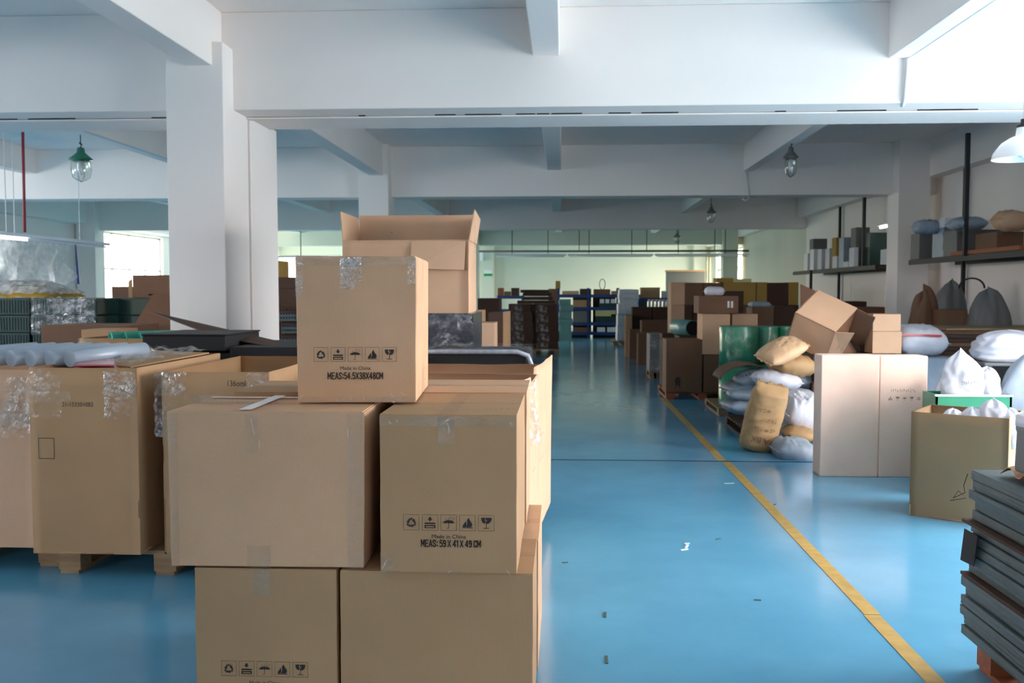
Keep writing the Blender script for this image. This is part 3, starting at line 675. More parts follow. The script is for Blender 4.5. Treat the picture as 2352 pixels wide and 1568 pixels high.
# second rank behind
carton('sealed carton directly behind the MEAS 59 carton, its top crossed by clear tape', 0.43, 0.50, 0.49, ((x0+x1)/2+0.0, YFR+0.575+0.26, TB), 0.01, 'card', seed=21, seam='x')
carton('sealed carton behind the widest carton, white tape across its lid', 0.61, 0.42, 0.50, (-0.89, YFR+0.43+0.25, TB), 0, 'card3', seed=23, seam='x')
q = bpy.data.objects[-1] if False else None
carton('sealed carton behind the near bottom row, beneath the tape-crossed lid', 0.50, 0.56, 0.47, (-0.335, YFR+0.42+0.30, ZB), 0, 'card', seed=25, seam='x')
carton('sealed carton behind the near bottom row, beneath the white-taped lid', 0.50, 0.5, 0.485, (-0.88, YFR+0.60+0.26, ZB), 0, 'card3', seed=27, seam='x')
# top carton
YT = 3.06
x0, x1 = at(687,760,YT).x, at(955,760,YT).x; WT = x1-x0
HT = 0.482
ct = carton('sealed carton printed MEAS 54.5 X 38 X 48 CM, topmost of the near stack', WT, 0.545, HT, ((x0+x1)/2-0.022, YT+0.2725, TB+0.4985), 0.07, 'card', seed=31, seam='x', flare=0.02)
fm = face_map('front', WT*1.0, 0.545, HT, 0.0065)
printing(ct, fm, (WT*0.49, 0.160, 0.0475, 0.0565), [('Made in China', WT*0.49, 0.109, 0.0165, 1.05, 0.0002, 1.0), ('MEAS:54.5X38X48CM', WT*0.49, 0.079, 0.0285, 0.66, 0.0008, 0.95)])
strip(ct, fm, 0.0, HT-0.028, WT, HT, seed=32, wr=0.002, m='tape'); strip(ct, fm, WT*0.37, HT-0.105, WT*0.50, HT, seed=33, wr=0.004, m='whitetape', name='pale_tape') if False else None
crumple(ct, fm, WT*0.37, HT-0.108, WT*0.49, HT-0.002, 'filmg', 'tape', 0.006, 34, (20,20), 0.001, 60)
crumple(ct, fm, WT*0.49, HT-0.085, WT*0.55, HT-0.002, 'filmg', 'tape', 0.008, 35, (14,20), 0.001, 80)
crumple(ct, fm, -0.004, HT-0.13, 0.022, HT, 'filmg', 'tape', 0.004, 36, (8,20), 0.001, 60)
crumple(ct, fm, WT-0.025, HT-0.09, WT+0.004, HT, 'filmg', 'tape', 0.004, 37, (8,20), 0.001, 60)
strip(ct, fm, 0.0, 0.0, WT, 0.02, seed=38, wr=0.004)
glints(ct, face_map('front', WT*1.01, 0.545, HT, 0.010), [(0.13,0.012,0.02,-1.0),(0.175,0.022,0.02,-1.2),(0.22,0.018,0.014,-1.3),(0.31,0.03,0.025,-1.0),(WT-0.045,0.035,0.03,-0.7),(0.01,0.015,0.03,0.8),(0.02,HT-0.02,0.02,-0.8)])
fm = face_map('right', WT*1.01, 0.545, HT, 0.006); strip(ct, fm, 0.24, 0.0, 0.30, 0.10, seed=39, wr=0.003); strip(ct, fm, 0.24, HT-0.1, 0.30, HT, seed=40, wr=0.003); strip(ct, fm, 0, 0, 0.03, HT, seed=41, wr=0.002)

# ------------------------------------------------------------------ pallet cartons with open tops
def fedge(px, py, Y): return at(px, py, Y)
pallet('wooden pallet under the open carton stencilled 21-15330', -2.68, -1.52, 4.78, 5.95, 0, 0.13)
pallet('wooden pallet under the leftmost open carton', -3.9, -2.74, 4.9, 6.0, 0, 0.13)
pallet('wooden pallet under the open cartons beside the aisle', -1.02, -0.17, 4.35, 5.95, 0, 0.13)
L1 = open_carton('tall open carton stencilled 21-15330+082 on the far side of the near stack', 0.575, 1.18, 0.975, ((at(62,1000,4.7).x+at(325,1000,4.7).x)/2, 4.7+0.59, 0.13), 0, 'card3', 0.0, seed=3, floor_z=0.80, wave=0.004)
fm = face_map('front', 0.575, 1.18, 1, 0.006)
printing(L1, fm, None, [('21-15330+082', 0.26, 0.775, 0.032, 0.8, 0.0004, 1.1)], [(0.045, 0.50, 0.13, 0.61, 0.003)])
fmf = face_map('front', 0.59, 1.2, 1, 0.012)
crumple(L1, fmf, 0.42, 0.72, 0.59, 0.96, 'filmg', amp=0.016, seed=4, sc=26); crumple(L1, fmf, 0.0, 0.72, 0.19, 0.96, 'film', amp=0.012, seed=6, sc=18); 
strip(L1, fmf, 0.0, 0.80, 0.24, 0.855, seed=44, wr=0.004)
L2 = open_carton('tall open carton hand-marked 1360, wrapped in clear film at its rim', 0.565, 1.18, 0.955, (-1.79, 4.72+0.59, 0.13), 0, 'card3', 0.0, seed=8, floor_z=0.78, wave=0.004)
fmf = face_map('front', 0.575, 1.2, 1, 0.012)
printing(L2, fmf, None, [('136omk', 0.41, 0.885, 0.042, 0.8, 0.0002, 1.0)])
crumple(L2, fmf, -0.02, 0.62, 0.15, 0.955, 'filmg', amp=0.03, seed=9, sc=22); crumple(L2, fmf, 0.46, 0.80, 0.58, 0.95, 'filmg', amp=0.02, seed=10, sc=26); strip(L2, fmf, 0.15, 0.62, 0.58, 0.63, seed=45); strip(L2, fmf, 0.15, 0.77, 0.57, 0.84, seed=46, wr=0.005)
L0 = open_carton('open carton packed with silver foam tubes, at the edge beside the stencilled carton', 1.14, 1.1, 0.955, (-3.34, 4.8+0.55, 0.13), 0, 'card2', 0.01, seed=13, floor_z=0.80)
fmf = face_map('front', 1.15, 1.12, 1, 0.012)
crumple(L0, fmf, 0.95, 0.6, 1.15, 0.92, 'filmg', amp=0.03, seed=14, sc=16); strip(L0, fmf, 0.3, 0.68, 1.15, 0.80, seed=48, wr=0.005)
A = open_carton('open carton with a torn taped corner flap right behind the near stack', 0.86, 0.80, 0.93, (-0.582, 4.60, 0.13), -0.07, 'card2', 0.0, seed=17, floor_z=0.6, wave=0.012)
fm = face_map('right', 0.86*1.02, 0.80, 1, 0.010)
printing(A, fm, None, (), [(0.30, 0.50, 0.42, 0.66, 0.003)], m='ink2')
B = open_carton('open carton with square tape patches down its aisle-facing side', 0.90, 1.0, 0.94, (-0.565, 5.575, 0.13), -0.08, 'card2', 0.02, seed=19, floor_z=0.80, wave=0.014, tops=(-0.03,0.02,-0.045,0))
fm = face_map('right', 0.90*1.09, 1.0, 1, 0.014)
for z in (0.88, 0.80, 0.69): strip(B, face_map('right', 0.90*1.014, 1.0, 1, 0.012), 0.03, z-0.05, 0.09, z, 'tapetan', seed=int(z*50), label='square of tan tape')
printing(B, face_map('right', 0.90*1.006, 1.0, 1, 0.014), None, (), [(0.12, 0.42, 0.36, 0.56, 0.003)], m='ink2')
# torn flap hanging at the corner of A
fp = MB().slab([at(1190,880,4.1), at(1205,1010,3.98), at(1232,1005,4.25), at(1216,866,4.5)], 0.006)
tf = fp.build('torn_flap', M['card2']); tf.parent = A; tf.matrix_parent_inverse = A.matrix_basis.inverted()
def ff(u, v):
    a = at(1196+26*u+12*v, 872+150*v, 4.02+0.3*u); k = noise.noise(Vector((u*6,v*9,3)))
    return (a.x+0.012+0.03*abs(k), a.y, a.z+0.01*k)
o = MB().grid(ff, 16, 30).build('plastic_film', M['filmg'], fixn=False); o.parent = A; o.matrix_parent_inverse = A.matrix_basis.inverted()
def flapq(parent, quad, m, name='flap', t=0.006):
    o = MB().slab(quad, t).build(name, M[m]); o.parent = parent; o.matrix_parent_inverse = Matrix.Translation(-Vector(parent.location)); return o
# carton between A/B and L2 seen past the top carton
Cn = open_carton('open carton squeezed between the hand-marked carton and the near stack', 0.38, 0.9, 0.93, (-1.28, 5.25, 0.0), 0, 'card2', 0.0, seed=23, floor_z=0.82)

# fillings
mb = []
for k in range(7):
    p = at(-110+45*k, 834, 4.93); x_ = p.x
    o = MB().tube([(x_,4.93,1.135),(x_+0.10,5.18,1.147),(x_+0.19,5.42,1.152)], 0.046, 18).build('foam_tube', M['greyroll'], smooth=True)
    tag(o, 'silver grey foam tube laid across the carton tops, %s from the red cover' % ['seventh','sixth','fifth','fourth','third','second','nearest'][k], 'foam tube', 'silver foam tubes on the cartons')
r_ = [at(160,850,4.74), at(272,850,4.74), at(262,833,5.2), at(205,836,5.2)]
t = thing('folder', 'red glossy cover sticking out of the stencilled carton', 'folder', (r_[0]+r_[1])/2)
for nm, dz, sh_ in (('lower_cover',0,0),('upper_cover',0.022,0.02)):
    o = MB().slab([r_[0]+Vector((sh_,0,dz)), r_[1]+Vector((-sh_,0,dz)), r_[2]+Vector((0,0,dz)), r_[3]+Vector((0,0,dz))], 0.008).build(nm, M['red']); o.parent = t; o.matrix_parent_inverse = Matrix.Translation(-t.location)
gb = [at(235,838,5.0), at(300,845,4.95), at(480,812,5.75), at(330,806,5.8)]
t = thing('cardboard_sheet', 'grey cardboard sheet under crumpled clear plastic, leaning over the stencilled carton', 'sheet', gb[0])
o = MB().slab(gb, 0.008).build('sheet', M['card3']); o.parent = t; o.matrix_parent_inverse = Matrix.Translation(-t.location)
def fn(u, v):
    a = gb[0].lerp(gb[1], u); b = gb[3].lerp(gb[2], u); p = a.lerp(b, v); k = noise.noise(Vector((u*7,v*8,5)))
    return (p.x, p.y, p.z+0.02+0.05*abs(k))
o = MB().grid(fn, 24, 24).build('plastic_film', M['filmg'], fixn=False); o.parent = t; o.matrix_parent_inverse = Matrix.Translation(-t.location)

# black trays and the dark board behind
def crate(label, px0, px1, yt, Y, depth, z0, m, name='plastic_crate', yb=None, film_=False, cat='crate', ribs=True, group=None):
    x0, x1, zb, zt = rect(px0, px1, yt, yt+40, Y); h = zt-z0; w = x1-x0
    t = thing(name, label, cat, ((x0+x1)/2, Y+depth/2, z0), 0, group)
    mb = MB().box(-w/2, w/2, -depth/2, depth/2, 0, h*0.9); mb.build('crate_body', M[m], t, bevel=0.006)
    MB().box(-w/2-0.008, w/2+0.008, -depth/2-0.008, depth/2+0.008, h*0.9, h).build('rim', M[m], t, bevel=0.005)
    if film_:
        crumple(t, face_map('front', w+0.02, depth+0.02, h, 0.006), 0, 0.02, w, h, 'filmg', amp=0.006, seed=int(px0), sc=20, n=(20,16))
    return t
crate('low black tray on the black pallet box, its rim against the column', 327, 518, 767, 6.15, 0.7, 1.10, 'dark', 'plastic_tray', cat='tray')
crate('black pallet box under the low black tray', 340, 530, 812, 6.15, 0.9, 0.0, 'dark')
crate('black pallet box beneath the dark leaning board', 532, 720, 797, 6.1, 0.9, 0.0, 'dark')
db = [at(342,716,7.3), at(500,775,6.5), at(705,812,6.2), at(705,800,6.7)]
o = MB().slab(db, 0.006).build('cardboard_sheet', M['card5']); tag(o, 'long dark warped board leaning across the black trays', 'sheet')
# bagged black foam beside the aisle
t = thing('foam_block', 'black foam block capped in clear plastic above the patched carton', 'foam block', (-0.85, 6.47, 0.0))
x0, x1, zb, zt = rect(960, 1222, 808, 845, 6.1)
MB().box(x0+0.85, x1+0.85-0.02, -0.25, 0.45, 0.0, zt-0.01).build('block', M['dark'], t, bevel=0.03)
crumple(t, lambda u, v: (x0+0.85+u, -0.26+v, zt), 0, -0.01, x1-x0, 0.7, 'film', amp=0.02, seed=3, base=0.004, sc=9)
fpl = MB().tube([(x0+0.85,-0.27,zt-0.005),(x1+0.85-0.10,-0.27,zt-0.005),(x1+0.85-0.03,-0.27,zt-0.03),(x1+0.85,-0.26,zt-0.11)], 0.016, 8)
fpl.build('plastic_roll_edge', mat('milky_plastic', srgb(160,166,180), 0.25, var=0.2, vscale=30), t, True)
x0, x1, zb, zt = rect(925, 1086, 720, 806, 7.0)
t = thing('foam_block', 'navy bagged foam block stretch-wrapped, holding up the large open carton', 'foam block', ((x0+x1)/2, 7.4, 0))
bulged(x1-x0, 0.8, zt, 0.015, 4, 8).build('block', M['navyfilm'], t)
crumple(t, face_map('front', x1-x0, 0.82, zt, 0.012), 0, 0.9, x1-x0, zt, 'film', amp=0.02, seed=8, sc=7, n=(30,24))
# large open carton on top
YO = 7.0
x0, x1, zb, zt = rect(787, 1076, 551, 719, YO); zO = zb
t = open_carton('large open carton with raised flaps standing behind the topmost carton', x1-x0, 0.62, zt-zb, ((x0+x1)/2, YO+0.31, zO), 0, 'card2', 0.0, seed=41, floor_z=0.0, wave=0.006)
w = x1-x0; h = zt-zb; d = 0.62
def lf(quad, name, m='card2', th=0.007):
    return MB().slab(quad, th).build(name, M[m], t)
lf([(-w/2,d/2,h),(w/2,d/2,h),(w/2+0.01,d/2+0.03,h+0.235),(-w/2-0.01,d/2+0.03,h+0.235)], 'back_flap')
lf([(w/2,-d/2,h-0.0),(w/2,d/2,h),(w/2+0.03,d/2+0.0,h+0.20),(w/2+0.045,-d/2-0.02,h+0.225)], 'side_flap')
lf([(-w/2,-d/2,h),(-w/2,d/2,h),(-w/2-0.02,d/2,h+0.21),(-w/2-0.02,-d/2+0.02,h+0.215)], 'side_flap')
lf([(w*0.05,-d/2-0.008,h-0.01),(w/2-0.02,-d/2-0.008,h-0.01),(w/2-0.03,-d/2-0.03,h-0.225),(w*0.05,-d/2-0.05,h-0.215)], 'front_flap')
crumple(t, lambda u, v: (w/2+0.04+0.012*u, -d/2-0.02+u, v), 0, h-0.1, 0.10, h+0.2, 'tape', 'tape', 0.006, 3, (8,20), 0.002)
MB().box(-w/2+0.085*3,-w/2+0.085*3+0.012, d/2+0.005, d/2+0.02, h+0.0, h+0.1).build('slot', M['card5'], t)
px_carton('carton on pallet box hidden under the large open carton', 785, 915, 722, 800, 7.05, 0.7, z0=0.0, m='card4') if False else None
carton('tall brown carton under the back half of the large open carton', 0.45, 0.7, at(850,720,7).z, (at(850,720,7.0).x, 7.4, 0), 0, 'card5', parts=False)

# ------------------------------------------------------------------ crates and cartons beyond, column side
def pstack(labelfn, px0, px1, ys, Y, depth, m, z0=0.0, name='cardboard_box', cat='box', group=None, film_=False, jit=0.0, floor_down=True, maker='carton', seed=0, last_h=None):
    """stack seen from ys[0] (top) down to ys[-1]; each boundary one box; the last box reaches z0"""
    rnd = random.Random(seed or int(px0*7+px1))
    for i in range(len(ys)-1):
        dx = rnd.uniform(-jit, jit); mm = m[i % len(m)] if isinstance(m, (list,tuple)) else m
        x0, x1, zb, zt = rect(px0+dx, px1+dx, ys[i], ys[i+1], Y)
        if i == len(ys)-2: zb = z0
        lab = labelfn(i) if callable(labelfn) else labelfn
        if maker == 'carton': carton(lab, x1-x0, depth, zt-zb-0.002, ((x0+x1)/2, Y+depth/2, zb), rnd.uniform(-0.02,0.02) if jit else 0, mm, group, parts=False, name=name, seed=i)
        else: crate(lab, px0+dx, px1+dx, ys[i], Y, depth, zb, mm, name, film_=film_, cat=cat, group=group)
for nm, a, b, Y in (('by the picture edge',-60,68,9.3), ('glinting under clear film',75,222,9.3), ('half hidden by the leaning sheet',236,302,9.78)):
    ys = [684, 724, 764, 800]
    for i in range(3):
        x0, x1, zb, zt = rect(a, b, ys[i], ys[i+1], Y)
        if i == 2: zb = 0.0
        t = thing('plastic_crate', 'dark green crate, %s in the column %s' % (['topmost','second from top','lowest'][i], nm), 'crate', ((x0+x1)/2, Y+0.4, zb), 0, 'dark green crates')
        w, h = x1-x0, zt-zb-0.003
        MB().box(-w/2, w/2, -0.4, 0.4, 0, h).build('crate_body', M['dgreen'], t, bevel=0.01)
        rb = MB()
        for k in range(int(w/0.03)): rb.box(-w/2+0.03*k+0.008, -w/2+0.03*k+0.02, -0.408, -0.4, max(0.02,h-0.15), h-0.02)
        rb.box(-w/2-0.006, w/2+0.006, -0.412, -0.4, h-0.018, h)
        rb.build('ribs', M['dgreen'], t)
        if nm.startswith('glint') and i < 2: crumple(t, face_map('front', w, 0.83, h, 0.012), 0, 0, w, h, 'filmg', amp=0.01, seed=i+2, sc=14, n=(36,14))
def padfn(u, v):
    x = at(-80,660,9.3).x; x1 = at(118,660,9.3).x
    e = math.sin(PI*v)**0.5 if 0 < v < 1 else 0
    return (x+(x1-x)*u, 9.32+0.7*v, 1.44+0.13*(e)*(1-u**8)+0.03*noise.noise(Vector((u*9,v*9,0))))
t = thing('foam_pad', 'yellow foam pad lying on the dark green crates under cloudy plastic', 'foam pad', (-5.2, 9.6, 1.43))
o = MB().grid(padfn, 40, 16).build('pad', M['yfoam'], smooth=True, fixn=False); o.parent = t; o.matrix_parent_inverse = Matrix.Translation(-t.location)
def padfn2(u, v):
    p = padfn(min(1,u*1.03), v); return (p[0], p[1]-0.02, p[2]+0.035+0.03*abs(noise.noise(Vector((u*12,v*12,7)))))
o = MB().grid(padfn2, 40, 16).build('plastic_film', M['tarp'], fixn=False); o.parent = t; o.matrix_parent_inverse = Matrix.Translation(-t.location)
px_carton('wide brown carton in front of the dark green crates', 95, 300, 747, 800, 8.2, 0.6, z0=0.0, m='card4')
px_carton('brown carton with a folded rim behind the teal tubes', 187, 268, 757, 800, 7.7, 0.4, z0=0.0, m='card3')
# teal tubes carton
x0, x1, zb, zt = rect(183, 392, 777, 802, 7.1)
t = open_carton('long film-wrapped carton filled with teal foam tubes', x1-x0, 0.5, zt, ((x0+x1)/2, 7.35, 0), 0, 'card3', 0, seed=51, floor_z=zt-0.06, wave=0.005)
crumple(t, face_map('front', x1-x0, 0.52, zt, 0.01), 0, zt-0.12, 0.12, zt, 'filmg', amp=0.03, seed=5, sc=20)
for k in range(5):
    p = at(256+33*k, 775, 7.15); tb = MB()
    n = 16; r0, r1 = 0.052, 0.034
    for rr in (r0, r1): tb.tube([(0,0,0),(0.35,0.36,0)], rr, n, cap=False)
    tb.v += []; tb.f += [(i, (i+1)%n, 2*n+(i+1)%n, 2*n+i) for i in range(n)]
    o = tb.build('foam_tube', M['teal'], smooth=True, loc=(p.x, 7.13, zt-0.002+0.0), fixn=False)
    tag(o, 'teal hollow foam tube, %s from the aisle end of the film-wrapped carton' % ['fifth','fourth','third','second','first'][k], 'foam tube', 'teal foam tubes')
sq = [at(228,746,8.9), at(392,748,8.9), at(392,676,9.2), at(352,676,9.2)]; sq = [Vector((sq[0].x-0.4,8.88,0)), Vector((sq[1].x,8.88,0)), sq[2], sq[3]]
tag(MB().slab(sq, 0.008).build('cardboard_sheet', M['card4']), 'brown cardboard sheet with a slanted edge leaning against the cartons by the column', 'sheet')
c = px_carton('brown carton with a stuck label high beside the column', 305, 392, 632, 700, 10.6, 0.6, z0=1.3, m='card4', parts=True, tape=False)
x0, x1, zb, zt = rect(305, 392, 632, 700, 10.6); w = x1-x0; h = zt-1.3
printing(c, face_map('front', w, 0.6, h, 0.006), None, (), [(w*0.3,0.02,w*0.78,h-0.06,0.004),(w*0.42,h*0.4,w*0.68,h*0.44,0.02)], m='ink2')
carton('brown carton beneath the labelled one by the column', w, 0.6, 1.29, ((x0+x1)/2, 10.9, 0.0), 0, 'card5', parts=False)
px_carton('small brown carton against the bright window, with a torn lid', 257, 300, 658, 690, 11.2, 0.4, z0=1.30, m='card4')
carton('brown carton holding up the torn-lid carton', 0.5, 0.5, 1.29, (at(280,690,11.2).x, 11.42, 0), 0, 'card5', parts=False)
sq = [at(290,690,11), at(308,684,11), at(304,640,11), at(296,646,11)]; sq[0].z = sq[1].z = 0.0
tag(MB().slab(sq, 0.01).build('cardboard_flap', M['card3']), 'pale upright cardboard scrap beside the labelled carton', 'scrap')
# right of the column
pstack(lambda i: 'dark brown carton %s in the stack close behind the square column' % ['topmost','second from the top','third from the top','lowest'][i], 636, 690, [636, 662, 706, 735, 800], 11.0, 0.5, ['card5'], group='dark cartons behind the column')
px_carton('tall narrow olive carton rising beside the square column', 629, 642, 598, 720, 11.3, 0.4, z0=0, m='olive')
for i in range(10):
    y = 710+ i*9.5
    x0, x1, zb, zt = rect(634 + (12 if i in (3,4,5,6) else 0), 692, y, y+8, 9.9)
    t = thing('egg_tray', 'grey ribbed tray, %s of the tray stack behind the square column' % (ORD[i] if i == 0 else ORD[i]+' from the top'), 'tray', ((x0+x1)/2, 10.1, zb if i < 9 else 0.0), 0, 'grey trays behind the column')
    hh = zt-(zb if i < 9 else 0.0)
    tm = MB().box(-(x1-x0)/2, (x1-x0)/2, -0.2, 0.2, 0, hh*0.7)
    for k in range(9): tm.box(-(x1-x0)/2+k*(x1-x0)/9+0.004, -(x1-x0)/2+(k+1)*(x1-x0)/9-0.012, -0.208, 0.2, hh*0.5, hh)
    tm.build('tray_body', M['grey' if i%3 else 'card5'], t)

# ------------------------------------------------------------------ middle distance beside the aisle
px_carton('tan carton wrapped in film, near the aisle just beyond the navy block', 1087, 1136, 741, 806, 9.2, 0.4, z0=0, m='card2')
x0, x1, zb, zt = rect(1087, 1136, 741, 806, 9.2)
o = MB(); [o.add([(x0+0.06,9.19,zt-0.1),(x0+0.12,9.19,zt-0.1),(x0+0.12,9.19,zt-0.2),(x0+0.06,9.19,zt-0.2)], [(0,1,2,3)])]
px_carton('small pale carton perched behind the film-wrapped tan carton', 1080, 1109, 712, 742, 10.0, 0.35, z0=0, m='card3')
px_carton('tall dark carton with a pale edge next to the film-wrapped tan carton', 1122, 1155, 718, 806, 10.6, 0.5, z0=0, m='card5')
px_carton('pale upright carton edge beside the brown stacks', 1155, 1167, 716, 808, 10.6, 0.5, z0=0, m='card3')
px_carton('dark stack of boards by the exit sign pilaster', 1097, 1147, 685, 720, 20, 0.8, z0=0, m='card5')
px_carton('pale wrapped bundle next to the dark stack of boards', 1148, 1160, 688, 720, 17, 0.8, z0=0, m='bagg') if False else None
pallet('pallet under the two brown stacks', at(1168,800,22.4).x, at(1284,800,22.4).x, 22.4, 23.6, 0, 0.12)
for nm, a, b, ys, Y in (('nearer the exit sign', 1168, 1222, [698, 715, 737, 760, 782, 801], 22.4), ('nearer the aisle', 1225, 1280, [698, 719, 741, 763, 784, 801], 22.5)):
    for i in range(5):
        x0, x1, zb, zt = rect(a+[0,1,-1,2,0][i], b+[-3,1,2,4,1][i], ys[i], ys[i+1], Y)
        if i == 4: zb = 0.122
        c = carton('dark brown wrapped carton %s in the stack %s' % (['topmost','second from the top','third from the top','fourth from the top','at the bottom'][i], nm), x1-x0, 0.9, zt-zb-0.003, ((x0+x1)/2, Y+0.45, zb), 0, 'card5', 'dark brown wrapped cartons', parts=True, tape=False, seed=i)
        w, h = x1-x0, zt-zb
        strip(c, face_map('front', w, 0.9, h, 0.006), w*0.12, 0.01, w*0.6, h*0.9, 'film', 'plastic_film', seed=i)
pallet('pallet carrying the high dark board stack', at(1190,780,24.2).x, at(1283,780,24.2).x, 24.2, 25.0, 0, 0.12)
for i, (a, b, y0, y1) in enumerate(((1195,1262,665,672),(1200,1266,672,680),(1202,1270,681,689),(1187,1274,690,697),(1196,1280,698,760))):
    x0, x1, zb, zt = rect(a, b, y0, y1, 24.2)
    if i == 4: zb = 0.122
    carton('dark flattened board bundle, %s of the high stack behind the brown cartons' % ['topmost','second','third','fourth','lowest'][i], x1-x0, 0.7, zt-zb-0.003, ((x0+x1)/2, 24.6, zb), 0.02*(i%2), 'card5', 'dark board bundles', parts=False, seed=i, amp=0.01)
for i, (a, b, y0, y1) in enumerate(((1284,1311,687,700),(1286,1316,700,716),(1284,1313,716,732),(1284,1315,732,746),(1284,1312,746,779))):
    x0, x1, zb, zt = rect(a, b, y0, y1, 28.3)
    if i == 4: zb = 0
    c = carton('aqua wrapped bundle, %s of the stack beside the blue rack' % ['topmost','second','third','fourth','lowest'][i], x1-x0, 0.7, zt-zb-0.004, ((x0+x1)/2, 28.7, zb), 0, 'aqua', 'aqua wrapped bundles', parts=False, seed=i, amp=0.015)
# blue racks
def rack(label, px0, px1, ytop, Y, depth, shelf_ys, z_top, posts=2):
    x0, x1, zb, zt = rect(px0, px1, ytop, 770, Y); t = thing('storage_rack', label, 'rack', ((x0+x1)/2, Y+depth/2, 0)); w = x1-x0
    for k in range(posts):
        x = -w/2 + w*k/(posts-1)
        for y in (-depth/2, depth/2-0.05): MB().box(x-0.035, x+0.035, y, y+0.05, 0, zt).build('post', M['blue'], t)
    zs = []
    for sy in shelf_ys:
        z = at(px0, sy, Y).z; zs.append(z); MB().box(-w/2, w/2, -depth/2+0.005, depth/2, z-0.10, z).build('shelf', M['blue'], t)
    return x0, x1, zs
YR = 30.2
rx0, rx1, zs = rack('blue steel storage rack at the far end of the aisle', 1283, 1420, 661, YR, 0.6, [676, 705, 740, 762], 1.6, 3)
rnd = random.Random(5)
def ritem(label, px0, px1, yt, zb, Y, m, depth=0.35, cat='box', name='cardboard_box', group=None):
    x0, x1, _, zt = rect(px0, px1, yt, yt+5, Y)
    return carton(label, x1-x0, depth, max(0.02, zt-zb), ((x0+x1)/2, Y+depth/2+0.02, zb+0.001), 0, m, group, parts=False, name=name, amp=0.003)
ritem('pink board bundle on the top shelf of the blue rack', 1292, 1330, 668, zs[0], YR, 'card2')
ritem('dark board bundle on the top shelf of the blue rack near its middle post', 1332, 1358, 663, zs[0], YR, 'card5')
ritem('dark pile of sheets on the top shelf of the blue rack under the wire coil', 1364, 1402, 664, zs[0], YR, 'card4')
ritem('pale small carton at the aisle end of the top shelf of the blue rack', 1405, 1418, 668, zs[0], YR, 'card3')
ritem('flat pale parcel on the second shelf of the blue rack', 1317, 1348, 689, zs[1], YR, 'card3')
ritem('dark flat parcel next to the pale parcel on the second shelf of the blue rack', 1349, 1358, 692, zs[1], YR, 'card4')
for k, u in enumerate((1383, 1395.5, 1408)): ritem('white roll end in the row on the second shelf of the blue rack', u-4.5, u+4.5, 687, zs[1]+0.12, YR, 'white', group='white rolls on the blue rack', name='paper_roll')
ritem('dark tray beneath the white rolls on the blue rack', 1376, 1416, 696, zs[1], YR, 'dgreen', depth=0.5, name='plastic_tray')
for k in range(4): ritem('pale yellow board, %s of the four on the third shelf of the blue rack' % ['topmost','second','third','lowest'][k], 1368+(k==0)*0, 1414-(k==3)*10, 708+4.6*k+ (0.0), at(1400, 708+4.6*k+4.4, YR).z, YR, 'paleyellow', name='board', group='pale yellow boards')
ritem('dark crate supporting the pale yellow boards on the blue rack', 1369, 1416, 727, zs[2], YR, 'dgreen', name='plastic_crate')
ritem('grey bin on the third shelf of the blue rack', 1318, 1352, 714, zs[2], YR, 'stone', name='storage_bin')
ritem('white parcel by the middle post on the lower shelf of the blue rack', 1372, 1390, 752, zs[3], YR, 'white')
ritem('white parcel at the aisle end on the lower shelf of the blue rack', 1395, 1414, 752, zs[3], YR, 'white')
ritem('low brown parcel on the lower shelf of the blue rack', 1318, 1356, 752, zs[3], YR, 'card4')
for k, (u0, u1, yt, sh_, m_, lab) in enumerate(((1316,1358,682,1,'dgreen','dark wide crate at the back of the second shelf, aqua bundle half'),(1362,1414,682,1,'card5','dark wide crate at the back of the second shelf, aisle half'),
      (1316,1358,711,2,'dgreen','dark crate at the back of the third shelf, aqua bundle half'),(1362,1416,707,2,'card5','dark crate at the back of the third shelf behind the yellow boards'),
      (1316,1358,744,3,'dark','black crate at the back of the lowest shelf, aqua bundle half'),(1362,1416,743,3,'dgreen','dark green crate at the back of the lowest shelf behind the white parcels'))):
    x0, x1, _, zt = rect(u0, u1, yt, yt+5, YR+0.42)
    carton(lab, x1-x0, 0.16, zt-zs[sh_]-0.01, ((x0+x1)/2, YR+0.5, zs[sh_]+0.001), 0, m_, 'dark crates in the blue rack', parts=False, name='storage_crate', amp=0.002)
for k, (u0, u1, lab) in enumerate(((1288,1356,'black crate on the floor under the blue rack, aqua bundle half'),(1362,1414,'black crate on the floor under the blue rack, aisle half'))):
    x0, x1, _, _ = rect(u0, u1, 766, 770, YR+0.1)
    carton(lab, x1-x0, 0.4, zs[3]-0.12, ((x0+x1)/2, YR+0.35, 0), 0, 'dark', 'dark crates in the blue rack', parts=False, name='storage_crate', amp=0.002)
o = MB().tube([(0.13*math.cos(a)*0.7, 0, 0.13+0.17*math.sin(a)) for a in [k*PI/10 for k in range(21)]], 0.012, 6).build('wire_coil', M['iron'], loc=(at(1384,660,YR).x, YR+0.2, at(1384,664,YR).z+0.03)); tag(o, 'thin wire coil standing on top of the blue rack', 'wire')
ritem('small olive box standing on the blue rack post', 1276, 1287, 645, at(1280,663,YR).z, YR, 'olive')
carton('dark carton under the small olive box at the end of the blue rack', 0.3, 0.5, at(1280,663,YR).z, (at(1270,663,YR).x, YR+0.35, 0), 0, 'card4', parts=False)
sx0, sx1, zs2 = rack('blue shelf unit behind the brown stacks', 1144, 1200, 678, 31.0, 0.6, [679, 710], 1.4, 2)
ritem('reddish carton on the blue shelf unit behind the brown stacks', 1143, 1156, 661, zs2[0], 31.0, 'orange')
ritem('rusty brown carton next to the reddish one on the blue shelf unit', 1158, 1172, 669, zs2[0], 31.0, 'card4')
ritem('tall brown carton on the blue shelf unit, beside a dark lump', 1174, 1192, 661, zs2[0], 31.0, 'card5')
